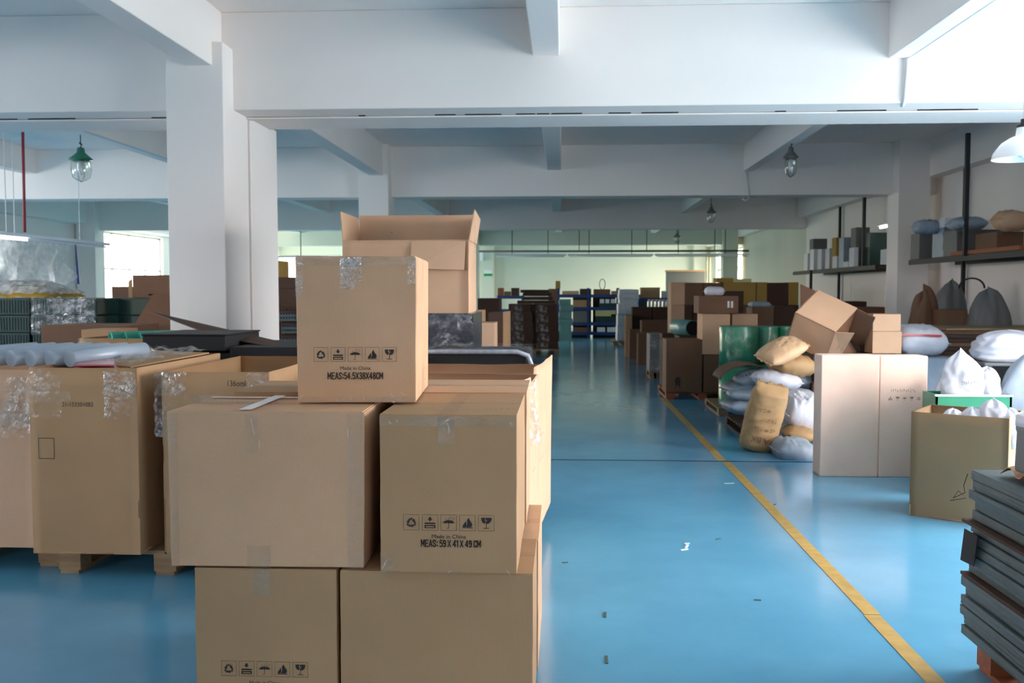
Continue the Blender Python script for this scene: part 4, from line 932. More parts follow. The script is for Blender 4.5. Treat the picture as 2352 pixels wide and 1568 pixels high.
# exit sign on pilaster
es = at(1121, 627, 37.85)
t = thing('exit_sign', 'small green and white wall sign on the far pilaster', 'sign', (es.x, 37.89, es.z-0.12))
MB().box(-0.17, 0.17, -0.02, 0, 0.1, 0.24).build('sign_upper', M['white'], t); MB().box(-0.17, 0.17, -0.02, 0, 0, 0.1).build('sign_lower', M['sign'], t)
tag(MB().box(at(1098,0,37.8).x, at(1109,0,37.8).x, 37.6, 37.9, at(0,601,37.8).z, at(0,580,37.8).z).build('wall_cabinet', M['white']), 'white box fixed on the wall beside the exit sign', 'cabinet')
# pale stacks right of the aisle end
for i, (a, b, y0, y1) in enumerate(((1423,1467,664,675),(1422,1468,675,687),(1423,1466,687,697),(1420,1466,698,722),(1419,1455,723,748),(1418,1452,748,775))):
    x0, x1, zb, zt = rect(a, b, y0, y1, 26.2)
    if i == 5: zb = 0.12
    carton('pale grey wrapped pack, %s of the tall pale stack beyond the aisle cartons' % (ORD[i]), x1-x0, 0.8, zt-zb-0.004, ((x0+x1)/2, 26.6, zb), 0, 'bagw', 'pale wrapped packs', parts=False, seed=i, amp=0.02, name='wrapped_pack')
pallet('pallet under the tall pale stack', at(1408,780,26.1).x, at(1455,780,26.1).x, 26.1, 27.1, 0, 0.12)
sx0, sx1, zs3 = rack('blue shelf unit behind the row of white cups', 1468, 1545, 676, 27.5, 0.6, [684, 706, 740], 1.4, 2)
ritem('stack of pale and dark sheets on the blue shelf unit behind the cups', 1472, 1516, 660, zs3[0], 27.5, 'card3')
ritem('white foam pack on the shelf behind the cups, at its far end', 1522, 1540, 668, zs3[0], 27.5, 'bagw')
ritem('dark green box on the shelf unit behind the cups', 1470, 1487, 688, zs3[1], 27.5, 'dgreen')
for k in range(6):
    x = at(1493+8.5*k, 690, 22).x; zb = at(1500, 705, 22).z; zt = at(1500, 687, 22).z
    o = MB().lathe([(0.032,0),(0.036,0.03),(0.03,(zt-zb)*0.5),(0.036,(zt-zb)*0.9),(0.03,zt-zb)], 12).build('plastic_cup_stack', M['bagw'], smooth=True, loc=(x, 22.15, zb)); tag(o, 'white cup stack standing in the row on the paired brown cartons', 'cups', 'white cup stacks in a row')
# brown cartons, aisle side
G = 'brown cartons lining the aisle'
px_carton('tall brown carton with a taped seam below the white cups, aisle end', 1452, 1497, 705, 770, 22.0, 0.5, z0=0.0, m='card5')
px_carton('tall brown carton with a taped seam below the white cups, away from the aisle', 1499, 1541, 705, 770, 22.0, 0.5, z0=0.0, m='card5')
px_carton('wide brown carton in front of the paired cup cartons', 1474, 1541, 736, 812, 20.2, 0.5, z0=0.0, m='card4')
px_carton('low carton with a lit side nearest the pale stack', 1446, 1480, 757, 815, 21.0, 0.45, z0=0.0, m='card4')
px_carton('narrow brown carton with a pale edge at the aisle, before the wide one', 1466, 1493, 765, 822, 19.2, 0.45, z0=0.0, m='card4')
px_carton('lit side strip of the low carton, facing the aisle beside the pale stack', 1437, 1450, 724, 812, 21.6, 0.5, z0=0.0, m='card3')  # separate paler carton standing in for the low carton's lit side
# wrapped grey crate
pallet('pallet under the grey film-wrapped crate', at(1492,860,16.2).x, at(1528,860,16.2).x, 16.2, 16.9, 0, 0.12)
x0, x1, zb, zt = rect(1492, 1522, 767, 848, 16.2)
t = thing('wrapped_crate', 'grey glass-like crate wrapped in film next to the cartons on the red pallet', 'crate', ((x0+x1)/2, 16.5, 0.122)); MB().box(-(x1-x0)/2, (x1-x0)/2, -0.3, 0.3, 0, zt-0.12).build('crate_body', M['stone'], t, bevel=0.01)
crumple(t, face_map('front', x1-x0, 0.6, 1, 0.01), 0, 0.02, x1-x0, zt-0.13, 'filmg', amp=0.02, seed=2, sc=20)
px_carton('dark carton beneath the flat dark parcel, behind the emblem carton', 1521, 1570, 779, 830, 15.0, 0.4, z0=0, m='card5')
px_carton('flat dark parcel behind the emblem carton, next to the wrapped crate', 1521, 1570, 766, 778, 15.0, 0.4, m='card5')
# cartons on the reddish pallet
YP = 13.05
pallet('reddish pallet under the printed brown cartons by the yellow line', at(1530,905,YP).x, at(1700,905,YP).x, YP+0.02, YP+1.1, 0, 0.10, 'orange')
c = px_carton('brown carton with a printed emblem, on the reddish pallet next to the yellow line', 1530, 1613, 780, 902, YP, 0.5, z0=0.102, m='card4', parts=True, tape=False)
x0, x1, zb, zt = rect(1530, 1613, 780, 902, YP); w = x1-x0; fm = face_map('front', w, 0.5, 0.7, 0.006)
printing(c, fm, None, [('~8', w*0.33, 0.40, 0.045, 0.9, 0, 1), ('~6', w*0.8, 0.53, 0.04, 0.9, 0, 1)], m='ink2'); 
mk = MB(); mk.add([fm(0.13,0.10),fm(0.19,0.10),fm(0.20,0.16),fm(0.185,0.21),fm(0.14,0.21),fm(0.12,0.16)], [tuple(range(6))]); mk.add([fm(0.12,0.06),fm(0.15,0.09),fm(0.14,0.11)],[(0,1,2)]); mk.add([fm(0.17,0.09),fm(0.20,0.06),fm(0.19,0.11)],[(0,1,2)]); mk.build('printed_emblem', M['ink'], c, fixn=False)
px_carton('brown carton between the emblem carton and the green rolls', 1616, 1690, 815, 902, YP, 0.5, z0=0.102, m='card4')
zz = at(1640, 814, YP).z
px_carton('brown carton standing on the one next to the emblem carton', 1613, 1677, 721, 812, YP, 0.5, z0=zz+0.002, m='card2')
px_carton('brown carton behind the green rolls, level with its neighbour', 1681, 1740, 721, 812, YP+0.1, 0.5, z0=0.0, m='card2') 
zz = at(1640, 720, YP).z
c = px_carton('wide brown carton with two white labels, carrying a white bundle', 1605, 1696, 680, 720, YP, 0.5, z0=zz+0.002, m='card4', parts=True, tape=False)
x0, x1, zb, zt = rect(1605, 1696, 680, 720, YP); w = x1-x0; fm = face_map('front', w, 0.5, 0.24, 0.008)
mk = MB(); [mk.add([fm(a,0.08),fm(a+0.03,0.08),fm(a+0.03,0.17),fm(a,0.17)],[(0,1,2,3)]) for a in (w*0.72,w*0.81)]; mk.build('label_stickers', M['whitetape'], c, fixn=False)
def pillow(name, label, cat, w, d, h, loc, rot, m, seed=0, p=2.6, wr=0.05, group=None, seam=True, lump=0.12, texts=None, textm='ink2', pinch=0.10):
    """stuffed sack: soft pillow with sewn ends"""
    t = thing(name, label, cat, loc, rot, group)
    def mk(sgn):
        def fn(a, b):
            u = 2*a-1; v = 2*b-1; e = max(0, 1-abs(u)**p)**0.5 * max(0, 1-abs(v)**(p))**0.5
            k = noise.noise(Vector((u*1.6+seed, v*1.6, seed*1.3))); k2 = noise.noise(Vector((u*6+seed, v*4, seed))); k3 = noise.noise(Vector((u*3, v*9+seed, seed)))
            z = h/2 + sgn*h/2*e*(1+lump*k) + wr*h*(k2+0.6*k3)*(0.3+e)
            return (w/2*u*(1-pinch*v*v*0.6) + 0.02*w*k, d/2*v*(1-pinch*u*u) + 0.02*d*k, z)
        return fn
    mb = MB().grid(mk(1), 30, 22); mb.grid(mk(-1), 30, 22); o = mb.build('sack_body', M[m], t, True)
    b = bmesh.new(); b.from_mesh(o.data); bmesh.ops.remove_doubles(b, verts=b.verts, dist=0.002); bmesh.ops.recalc_face_normals(b, faces=b.faces); b.to_mesh(o.data); b.free()
    if seam:
        f = mk(0)
        s_ = MB()
        for u in (0.0, 1.0):
            pts = [Vector(f(u, k/16)) + Vector(((-0.02 if u == 0 else 0.02)+0.006*math.sin(k*1.7+seed), 0, 0.004*math.sin(k*2.3))) for k in range(17)]
            q2 = [Vector(f(u, k/16)) for k in range(17)]
            n0 = len(s_.v); s_.v += [tuple(p_) for p_ in q2] + [tuple(p_) for p_ in pts]
            for k in range(16): s_.f.append((n0+k, n0+k+1, n0+17+k+1, n0+17+k))
        s_.build('sewn_edge', M[m], t, fixn=False)
    if texts:
        mb = MB(); fu = mk(1)
        for (s, a, b2, size, ang) in texts:
            vs, fs = text_mesh(s, size, 0.9, 0.001)
            out = []
            for x_, y_ in vs:
                xx = x_*math.cos(ang)-y_*math.sin(ang); yy = x_*math.sin(ang)+y_*math.cos(ang)
                p_ = Vector(fu(a + xx/w, b2 + yy/d)); out.append((p_.x, p_.y, p_.z+0.004))
            mb.add(out, fs)
        mb.build('printed_marks', M[textm], t, fixn=False)
    return t
wb = at(1643, 680, YP+0.15)
pillow('plastic_bundle', 'white plastic-wrapped bundle on the labelled brown carton', 'bundle', 0.26, 0.22, 0.13, (wb.x, YP+0.25, zt+0.003), (0,0,0.1), 'bagp', 3, 5)
# rolled drum on dark parcels
x0, x1, zb, zt = rect(1573, 1607, 736, 772, 14.2)
px_carton('dark carton under the black-ended roll', 1560, 1612, 772, 800, 14.1, 0.6, z0=0, m='card5')
o = MB().tube([(0,0,0.125),(-0.18,0.55,0.125)], 0.12, 24).build('foam_roll', M['aqua'], smooth=True); t = thing('roll', 'grey-green roll with a black end lying on a dark carton', 'roll', ((x0+x1)/2, 14.12, zb)); o.parent = t
MB().tube([(0.002,-0.008,0.125),(0,0.0,0.125)], 0.108, 24).build('end_disc', M['dark'], t)
# back row of tall cartons
YQ = 17.0
row = [(1541,1573,648,684,'card2','pale-edged carton in the top row behind the labelled carton, aisle end'),(1573,1615,649,700,'card4','plain brown carton in the top row, second from the aisle end'),
       (1616,1660,649,700,'card4','plain brown carton in the top row behind the white bundle'),(1661,1736,648,712,'olive','widest olive-brown carton in the top row'),
       (1738,1762,648,700,'olive','narrow olive-brown carton next to the darkest carton'),(1763,1810,649,704,'card5','darkest carton in the top row, with a white mark'),(1811,1834,648,700,'olive','yellowish carton at the wall end of the top row')]
for a, b, y0, y1, m_, lab in row:
    px_carton(lab, a, b, y0, y1, YQ, 0.5, m=m_, z0=at(a, 700, YQ).z)
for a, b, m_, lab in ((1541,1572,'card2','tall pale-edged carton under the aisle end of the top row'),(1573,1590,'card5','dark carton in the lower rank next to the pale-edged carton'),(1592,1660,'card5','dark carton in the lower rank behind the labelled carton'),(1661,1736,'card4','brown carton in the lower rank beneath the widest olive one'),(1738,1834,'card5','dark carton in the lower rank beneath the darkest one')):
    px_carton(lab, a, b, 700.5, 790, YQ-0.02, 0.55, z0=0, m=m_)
px_carton('olive carton lying on the top row near the back window', 1646, 1684, 638, 648, YQ+0.05, 0.4, m='olive'); px_carton('yellow lit carton end beside the olive one on the top row', 1685, 1726, 640, 648, YQ+0.05, 0.4, m='paleyellow')
px_carton('dark slim carton end leaning in front of the wide top row', 1660, 1708, 668, 715, 15.6, 0.4, z0=0, m='card5')
c = px_carton('brown carton with film-wrapped lid behind the green rolls', 1728, 1774, 706, 748, 13.6, 0.45, z0=0, m='card4')
x0, x1, zb, zt = rect(1728, 1774, 696, 707, 13.6); pillow('plastic_bundle', 'clear plastic bundle on the brown carton behind the green rolls', 'bundle', x1-x0, 0.4, zt-zb+0.02, ((x0+x1)/2, 13.82, zb), (0,0,0), 'bagg', 5, 6)
px_carton('dark film-wrapped carton behind the third green roll', 1778, 1824, 702, 748, 13.9, 0.45, z0=0, m='card5')
px_carton('wall panel carton strip', 0, 1, 0, 1, 5, 0.1) if False else None
# grey board on the far wall by the bright doorway
x0, x1, zb, zt = rect(1533, 1620, 620, 660, 33)
t = thing('notice_cabinet', 'grey metal cabinet top showing above the cartons by the bright back window', 'cabinet', ((x0+x1)/2, 33.3, 0)); MB().box(-(x1-x0)/2, (x1-x0)/2, -0.25, 0.25, 0, zt-0.06).build('cabinet_body', M['stone'], t, bevel=0.01); MB().box(-(x1-x0)/2-0.02, (x1-x0)/2+0.02, -0.27, 0.27, zt-0.06, zt).build('cabinet_top', M['card3'], t)

# ------------------------------------------------------------------ green rolls
pallet('pallet under the green rolls', at(1650,930,11.5).x-0.03, at(1830,930,11.9).x, 11.3, 12.4, 0, 0.10)
for nm, a, b, Y in (('nearest the yellow line',1652,1741,11.45),('in the middle',1722,1786,11.8),('by the tilted carton',1782,1830,11.8)):
    x0, x1, _, zt = rect(a, b, 748, 760, Y+0.25); r = (x1-x0)/2
    t = thing('foam_roll', 'standing green foam roll %s' % nm, 'roll', ((x0+x1)/2, Y+r, 0.102), 0, 'green foam rolls')
    hh = zt-0.102
    MB().lathe([(r*0.97,0),(r,0.02),(r*1.01,hh*0.5-0.005)], 40).build('lower_roll', M['green'], t, True)
    MB().lathe([(r,hh*0.5),(r*0.985,hh*0.75),(r*0.99,hh-0.015),(r*0.96,hh)], 40).build('upper_roll', M['green'], t, True)
    def ff(u, v, r=r, hh=hh):
        a = -PI*0.5 + (u-0.5)*1.6; k = noise.noise(Vector((u*12,v*5,a))); rr = r+0.006+0.012*abs(k)
        return (rr*math.cos(a), rr*math.sin(a), hh*(0.45+0.55*v))
    MB().grid(ff, 24, 20).build('plastic_film', M['film'], t, fixn=False)

# ------------------------------------------------------------------ sack pile
pallet('dark pallet under the sacks, next to the green rolls', 1.83, 2.75, 9.55, 10.6, 0, 0.12, 'card5')
def sack(label, px, py, Y, w, d, h, rot, m, seed, group='sacks on the dark pallet', **k):
    """px,py: middle of the sack; Y: its near face"""
    c = at(px, py, Y)
    return pillow('sack', label, 'sack', w, d, h, (c.x, Y+d/2, c.z-h/2), rot, m, seed, group=group, **k)
sack('lowest grey sack on the aisle side of the pile', 1722, 940, 9.6, 0.46, 0.5, 0.17, (0,0.06,0.1), 'bagg', 11)
sack('second grey sack from the bottom on the aisle side of the pile', 1728, 908, 9.6, 0.42, 0.5, 0.15, (0,-0.05,-0.1), 'bagg', 12)
sack('third grey sack from the bottom with a crimped corner on the aisle side', 1722, 892, 9.7, 0.40, 0.5, 0.13, (0,-0.15,0.2), 'bagg', 13)
sack('blue-grey printed sack directly behind the bright silvery sack', 1752, 875, 9.7, 0.46, 0.5, 0.2, (0,-0.1,0), 'bagg', 14, texts=[('~6', 0.35, 0.12, 0.08, 0)], textm='ink')
sack('bright silvery sack with a twisted neck near the top of the pile', 1790, 875, 9.3, 0.50, 0.34, 0.20, (0,0.12,-0.15), 'bagw', 15, pinch=0.3, p=2.0)
sack('flat white sack under the bright silvery one', 1832, 908, 9.45, 0.42, 0.5, 0.10, (0,0,0), 'bagw', 16)
sack('blue-grey sack corner tucked beside the silvery sack', 1858, 878, 9.7, 0.25, 0.4, 0.19, (0,0.2,0), 'bagg', 17)
sack('white sack buried low at the back of the pile', 1800, 945, 9.75, 0.7, 0.6, 0.18, (0,0,0), 'bagw', 18)
sack('grey sack with pink print bulging out of the pile', 1842, 948, 8.95, 0.34, 0.42, 0.34, (0.25,0.15,0.1), 'bagw', 19, texts=[('~4', 0.3, 0.28, 0.055, 0.2)], textm='inkp', p=3)
sack('white sack below the pink-printed one', 1805, 992, 9.0, 0.20, 0.4, 0.21, (0,0.3,0.2), 'bagw', 20, p=2)
sack('tan paper sack wedged above the lowest white sack', 1848, 1004, 8.75, 0.32, 0.5, 0.15, (0,0.1,0), 'kraft', 21)
sack('lowest white sack lying on the floor beside the big folded carton', 1836, 1044, 8.35, 0.36, 0.5, 0.22, (0,0.08,0), 'bagg', 22, p=3.4)
sack('tan paper sack tipped across the very top of the pile', 1811, 804, 9.2, 0.44, 0.36, 0.19, (0.3,-0.42,0.25), 'kraft2', 23, p=2.2)
sack('yellowish paper sack with a round end under the tipped sack', 1828, 842, 9.3, 0.42, 0.45, 0.23, (0,0.1,0.2), 'kraft', 24, p=2.8)
def cfn(u, v):
    a = PI*(0.05+0.62*u); r = 0.30
    return (-r*math.cos(a)*1.0, v*0.5, r*math.sin(a)*0.62 + 0.01*noise.noise(Vector((u*5,v*3,0))))
c = at(1722, 862, 9.9)
o = MB().grid(cfn, 24, 8).build('paper_sheet', M['card4'], smooth=True, loc=(c.x-0.02, 9.85, c.z-0.07), fixn=False); tag(o, 'curved brown board draped over the aisle side of the sacks', 'sheet')
sl = o.modifiers.new('thick', 'SOLIDIFY'); sl.thickness = 0.008
# upright kraft sack leaning on the pile
b = gpt(1742, 1042); b.z = 0.0
def stand_sack():
    t = thing('sack', 'upright tan paper sack printed ABK, leaning against the pile', 'sack', (b.x, b.y+0.16, 0.012), (0.10, 0.22, 0.12))
    h = 0.64
    def fn(u, v):
        a = 2*PI*u; n = 2.6; ca, sa = math.cos(a), math.sin(a)
        rx = 0.155*(1.0 + 0.12*math.sin(PI*v)); ry = 0.11*(1.0+0.15*math.sin(PI*v))
        if v > 0.86: ry *= max(0.14, 1-(v-0.86)/0.14*0.9); rx *= 1+0.02*(v-0.86)
        if v < 0.08: rx *= 0.78+0.22*(v/0.08)**0.5; ry *= 0.7+0.3*(v/0.08)**0.5
        k = noise.noise(Vector((ca*1.5, sa*1.5, v*5))); k2 = noise.noise(Vector((ca*3, sa*3, v*16)))
        s_ = 1+0.05*k+0.035*k2
        return (rx*s_*math.copysign(abs(ca)**(2/n), ca), ry*s_*math.copysign(abs(sa)**(2/n), sa), v*h + (0.02*k if v > 0.9 else 0))
    mb = MB().grid(fn, 48, 50); n0 = len(mb.v)
    mb.v += [(0,0,0.0),(0,0,h-0.01)]
    for k in range(48): mb.f.append((k+1, k, n0)); mb.f.append((50*49+k, 50*49+k+1, n0+1))
    mb.build('sack_body', M['kraft'], t, True)
    pr = MB()
    for s, v, size, ang, dx in (('ABK', 0.14, 0.085, 0.0, -0.02), ('~6', 0.33, 0.045, 0, 0.0), ('~5', 0.47, 0.04, 0, 0.01), ('~4', 0.60, 0.045, 0, -0.04)):
        vs, fs = text_mesh(s, size, 0.9, 0.0015)
        if s == 'ABK': vs = [(-x_, 0.06-y_) for x_, y_ in vs]
        out = []
        for x_, y_ in vs:
            a = -PI/2 + (x_+dx)/0.16; p_ = Vector(fn((a/(2*PI))%1, min(0.98, v + y_/h))); q_ = Vector((p_.x, p_.y, 0)).normalized()*0.006
            out.append((p_.x+q_.x, p_.y+q_.y, p_.z))
        pr.add(out, fs)
    pr.build('printed_marks', M['ink2'], t, fixn=False)
    cr_ = MB()
    for k in range(15):
        x_ = -0.15+0.02*k; cr_.box(x_, x_+0.02, -0.01+0.004*math.sin(k*2), 0.01+0.004*math.sin(k*2), h-0.03, h+0.015*math.sin(k*1.3)+0.01)
    cr_.build('sewn_edge', M['kraft'], t)
stand_sack()

# ------------------------------------------------------------------ tilted open carton and neighbours
def hexbox(name, label, A_, B_, D_, E_, m, th=0.008, cat='box'):
    """A front-top-left, B front-top-right, D front-bottom-left, E back-top-left"""
    o_ = Vector(A_); u = Vector(B_)-o_; v = Vector(D_)-o_; w = Vector(E_)-o_
    n = u.normalized(); v = v - n*v.dot(n); k = n.cross(v.normalized()); w = w*0.8; w = k*(w.dot(k)/abs(w.dot(k)) * w.length) if w.dot(k) else w
    t = thing(name, label, cat, o_+v+u*0.5)
    return t, o_, u, v, w
A_, B_, D_, E_ = at(1826,717,9.55), at(1919,762,9.35), at(1802,772,9.78), at(1881,674,10.0)
t, o_, u, v, w = hexbox('open_carton', 'large open carton tipped over on its corner above the tan sacks', A_, B_, D_, E_, 'card2')
v = v*1.12
def addq(name, quad, m='card2', th=0.010):
    o = MB().slab(quad, th).build(name, M[m]); o.parent = t; o.matrix_parent_inverse = Matrix.Translation(-Vector(t.location)); return o
body = MB()
body.slab([o_, o_+u, o_+u+v, o_+v], 0.01); body.slab([o_, o_+w, o_+w+u, o_+u], 0.01); body.slab([o_, o_+v, o_+v+w, o_+w], 0.01)
body.slab([o_+w, o_+w+u, o_+w+u+v, o_+w+v], 0.01); body.slab([o_+v, o_+v+w, o_+v+w+u, o_+v+u], 0.01)
o = body.build('carton_walls', M['card2']); o.parent = t; o.matrix_parent_inverse = Matrix.Translation(-Vector(t.location))
un = u.normalized()
addq('flap', [o_+u, o_+u+v, o_+u+v+un*0.16-v*0.12+Vector((0,0,0.10)), o_+u+un*0.20+Vector((0,0,0.08))], 'card2')
addq('flap', [o_+u+w, o_+u+v+w, o_+u+v+w+un*0.18, o_+u+w+un*0.2], 'card4')
addq('flap', [o_+u+v, o_+u+v+w, o_+u+v+w+un*0.12-Vector((0,0,0.12)), o_+u+v+un*0.12-Vector((0,0,0.12))], 'card4')
sq = [Vector((at(1838,700,10.9).x,10.8,0)), Vector((at(1900,700,10.9).x,10.8,0)), at(1890,676,10.9), at(1838,652,10.9)]
tag(MB().slab(sq, 0.01).build('cardboard_sheet', M['card4']), 'brown board corner sticking up behind the tipped carton', 'sheet')
zS = at(1950, 812, 9.6).z
# support of flattened cartons
for i in range(5):
    z = 0.12 + (zS-0.12)/5*i
    o = MB().box(at(1868,815,9.6).x+0.02*(i%2), at(2075,815,9.6).x-0.03*(i%3), 9.62, 10.5, z, z+(zS-0.12)/5-0.006).build('cardboard_bundle', M['card5'], bevel=0.01)
    tag(o, 'dark bundle of flattened cartons under the tipped carton, %s' % ['lowest','second from the bottom','third from the bottom','fourth from the bottom','topmost'][i], 'bundle', 'dark bundles of flattened cartons')
pallet('pallet under the dark bundles of flattened cartons', at(1868,815,9.6).x, at(2075,815,9.6).x, 9.65, 10.5, 0, 0.118)
px_carton('small tan carton standing behind the big folded carton, lower of two', 2004, 2071, 761, 812, 9.65, 0.35, z0=zS, m='card2')
px_carton('small pink-tan carton on top of another behind the big folded carton', 2005, 2069, 721, 760.5, 9.66, 0.33, m='card2')
px_carton('dark open box edge between the tipped carton and the two small cartons', 1975, 2003, 765, 812, 9.9, 0.4, z0=zS, m='card5')
# big folded carton standing on the floor
YBIG = 7.66
x0, x1, zb, zt = rect(1885, 2129, 816, 1090, YBIG)
t = thing('folded_carton', 'big carton with handling symbols standing on edge beside the open box of bags', 'box', ((x0+x1)/2, YBIG+0.11, 0.0)); w = x1-x0
mb = MB(); xc = (at(2020,900,YBIG).x - (x0+x1)/2)
mb.box(-w/2, xc-0.004, -0.11, 0.11, 0, zt); mb.box(xc+0.004, w/2, -0.106, 0.11, 0, zt-0.004); mb.box(xc-0.01, xc+0.01, -0.095, 0.10, 0.01, zt-0.01)
mb.build('carton_body', M['cardlit'], t, bevel=0.006)
fm = lambda u, v: (u, -0.1085, v)
pr = MB(); 
cxm = at(2078,915,YBIG).x - (x0+x1)/2; zi = at(2078,915,YBIG).z
for i, k in enumerate(('stack','glass','umbrella','glass','recycle')):
    for q in icon(k, cxm+(i-2)*0.056, zi, 0.042)[4:]: pr.add([fm(a,b_) for a,b_ in q], [tuple(range(len(q)))])
pr.build('printed_symbols', M['ink2'], t, fixn=False); pr = MB()
vs, fs = text_mesh('~12', 0.032, 0.9, 0.0006); pr.add([fm(cxm+a-0.01, at(2078,900,YBIG).z+b_) for a, b_ in vs], fs)
pr.build('printed_text', M['ink2'], t, fixn=False)
# open box of white bags
fl0 = gpt(2088,1183); ang = -0.60; wC, dC, hC = 0.585, 0.50, 0.70
fr_c = fl0 + Vector((math.cos(ang)*wC, math.sin(ang)*wC, 0))
nb = Vector((-math.sin(ang), math.cos(ang), 0))
cc = (fl0+fr_c)/2 + nb*dC/2
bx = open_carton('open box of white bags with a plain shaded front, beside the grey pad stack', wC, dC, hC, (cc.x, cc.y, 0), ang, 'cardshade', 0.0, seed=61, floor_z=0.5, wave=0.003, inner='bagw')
def sackv(label, loc, w, d, h, m, seed, tip=(0,0), name='plastic_bag', cat='bag', texts=(), group=None, lean=0.0, rotz=0.0, knot=True, top=0.12):
    """soft bag standing up, gathered towards a tip"""
    t = thing(name, label, cat, loc, rotz, group)
    def fn(u, v):
        a = 2*PI*u; ca, sa = math.cos(a), math.sin(a)
        r = (1-0.10*v)*(1-v**3*(1-top)) * (0.86+0.14*min(1, v/0.12))
        if v > 0.7: r *= max(0.0004, 1-((v-0.7)/0.3)**(2.2 if top < 0.3 else 3.5))**0.5
        k = noise.noise(Vector((ca*1.4+seed, sa*1.4, v*2.5))); k2 = noise.noise(Vector((ca*4+seed, sa*4, v*7)))
        r *= 1+0.20*k+0.12*k2*(0.5+v)
        return (w/2*r*ca + tip[0]*v*v, d/2*r*sa + tip[1]*v*v, h*v*(1+0.06*k+0.10*noise.noise(Vector((ca*1.1+seed*2, sa*1.1, 4)))*v))
    mb = MB().grid(fn, 44, 34); n0 = len(mb.v); e = Vector(fn(0,1)); zm = sum(mb.v[34*45+k][2] for k in range(44))/44; mb.v += [(0,0,0),(tip[0],tip[1],zm)]
    for k in range(44): mb.f.append((k+1,k,n0)); mb.f.append((34*45+k,34*45+k+1,n0+1))
    mb.build('bag_body', M[m], t, True)
    if texts:
        pr = MB()
        for s, v, size, mm in texts:
            vs, fs = text_mesh(s, size, 1.0, 0.001, 1.4); out = []
            for x_, y_ in vs:
                a = -PI/2 + x_/(w/2); p_ = Vector(fn((a/(2*PI))%1, v+y_/h)); out.append((p_.x, p_.y-0.006, p_.z))
            pr.add(out, fs)
        pr.build('printed_marks', M[texts[0][3]], t, fixn=False)
    return t
GB = 'white bags in the open box'
for i, (px, py, w, d, h, lab) in enumerate(((2190,962,0.20,0.2,0.22,'crumpled translucent bag in the shaded corner of the open box'),(2235,960,0.2,0.2,0.24,'cream crumpled bag in the middle of the open box'),(2280,962,0.24,0.22,0.30,'pale lilac bag peaking above the rim of the open box'),(2318,968,0.18,0.2,0.24,'small white bag by the bright side of the open box'))):
    p = at(px, py, [6.30,6.25,6.22,6.18][i]); sackv(lab, (p.x, p.y, 0.5), w, d, h, 'bagp', 70+i, group=GB, top=0.5)
# bags and green crate behind that box
cg = at(2150, 925, 6.95); cg1 = at(2325, 925, 6.95)
t = thing('plastic_crate', 'green crate rim showing behind the open box of bags', 'crate', ((cg.x+cg1.x)/2, 7.08, 0)); w = cg1.x-cg.x; zt = at(2200,906,6.95).z
gm = MB()
for a in ((-w/2,w/2,-0.25,-0.235),(-w/2,w/2,0.235,0.25),(-w/2,-w/2+0.015,-0.25,0.25),(w/2-0.015,w/2,-0.25,0.25)): gm.box(a[0],a[1],a[2]*0.5-0.125*0,a[3]*0.5,0,zt)
gm.box(-w/2,w/2,-0.125,0.125,0,0.02); gm.build('crate_walls', M['green'], t)
MB().box(-w/2-0.008,w/2+0.008,-0.133,-0.115,zt-0.015,zt).build('rim', M['white'], t, bevel=0.004)
MB().box(-w/2+0.02,w/2-0.02,-0.11,0.11,0.02,zt-0.08).build('packed_contents', M['bagw'], t)
p = at(2208, 905, 7.15); zb = zt-0.08
sackv('large white carrier bag with faint print gathered to a peak', (p.x, 7.09, zb), 0.36, 0.2, at(2200,803,7.2).z-zb, 'bagp', 80, tip=(-0.04,0), texts=(('~7', 0.38, 0.028, 'ink2'),), top=0.16, rotz=0.0)
p = at(2245, 880, 7.2); sackv('smaller white bag bulging beside the peaked carrier bag', (p.x+0.03, 7.1, zb), 0.2, 0.2, 0.26, 'bagp', 81, top=0.5)
p = at(2140, 890, 7.6); sackv('round white bag half hidden by the big folded carton', (p.x+0.12, 7.5, 0.0), 0.34, 0.4, at(2140,858,7.5).z, 'bagp', 82, top=0.6)
p = at(2325, 900, 6.6); sackv('tall grey-white bag with blue print at the picture edge, beside the peaked bag', (p.x+0.30, 7.1, 0.0), 0.62, 0.4, at(2340,815,6.9).z, 'bagg', 83, texts=(('~5', 0.72, 0.05, 'blue'),), top=0.35, tip=(0.1,0))
# woven bag with red stripe, table, stacks by the wall
pillow('woven_bag', 'white woven bag with a red stripe, beside the two small tan cartons', 'bag', 0.52, 0.5, 0.30, (at(2120,785,9.9).x, 10.1, at(2120,815,9.9).z), (0.15,0.0,0.05), 'bagw', 90, p=4, wr=0.04)
p = at(2118, 770, 9.8); o = MB().obox((p.x, 9.83, p.z), 0.42, 0.006, 0.022, (0,0.03,0)).build('bag_stripe', M['red'])
bpy.data.objects['woven_bag']; o.parent = bpy.data.objects['woven_bag']; o.matrix_parent_inverse = bpy.data.objects['woven_bag'].matrix_basis.inverted()
zt2 = at(2120, 815, 9.9).z
tag(MB().box(at(2080,820,9.8).x, at(2200,820,9.8).x, 9.75, 10.7, 0, zt2-0.02).build('wrapped_pack', M['bagg'], bevel=0.03), 'grey wrapped pack supporting the red-striped woven bag', 'pack')
for i in range(9):
    y0 = 758+ i*9.6; x0, x1, zb, zz = rect(2166-3*(i%3), 2275-4*(i%2), y0, y0+9.2, 10.4)
    if i == 8: zb = 0
    o = MB().box(x0, x1, 10.4, 11.3, zb, zz).build('cardboard_bundle', M['card5' if i % 3 else 'card4'], bevel=0.008)
    tag(o, 'flattened dark carton layer, %s of the stack behind the peaked bag' % (ORD[i] if i == 0 else ORD[i]+' from the top'), 'bundle', 'flattened cartons stacked by the wall')
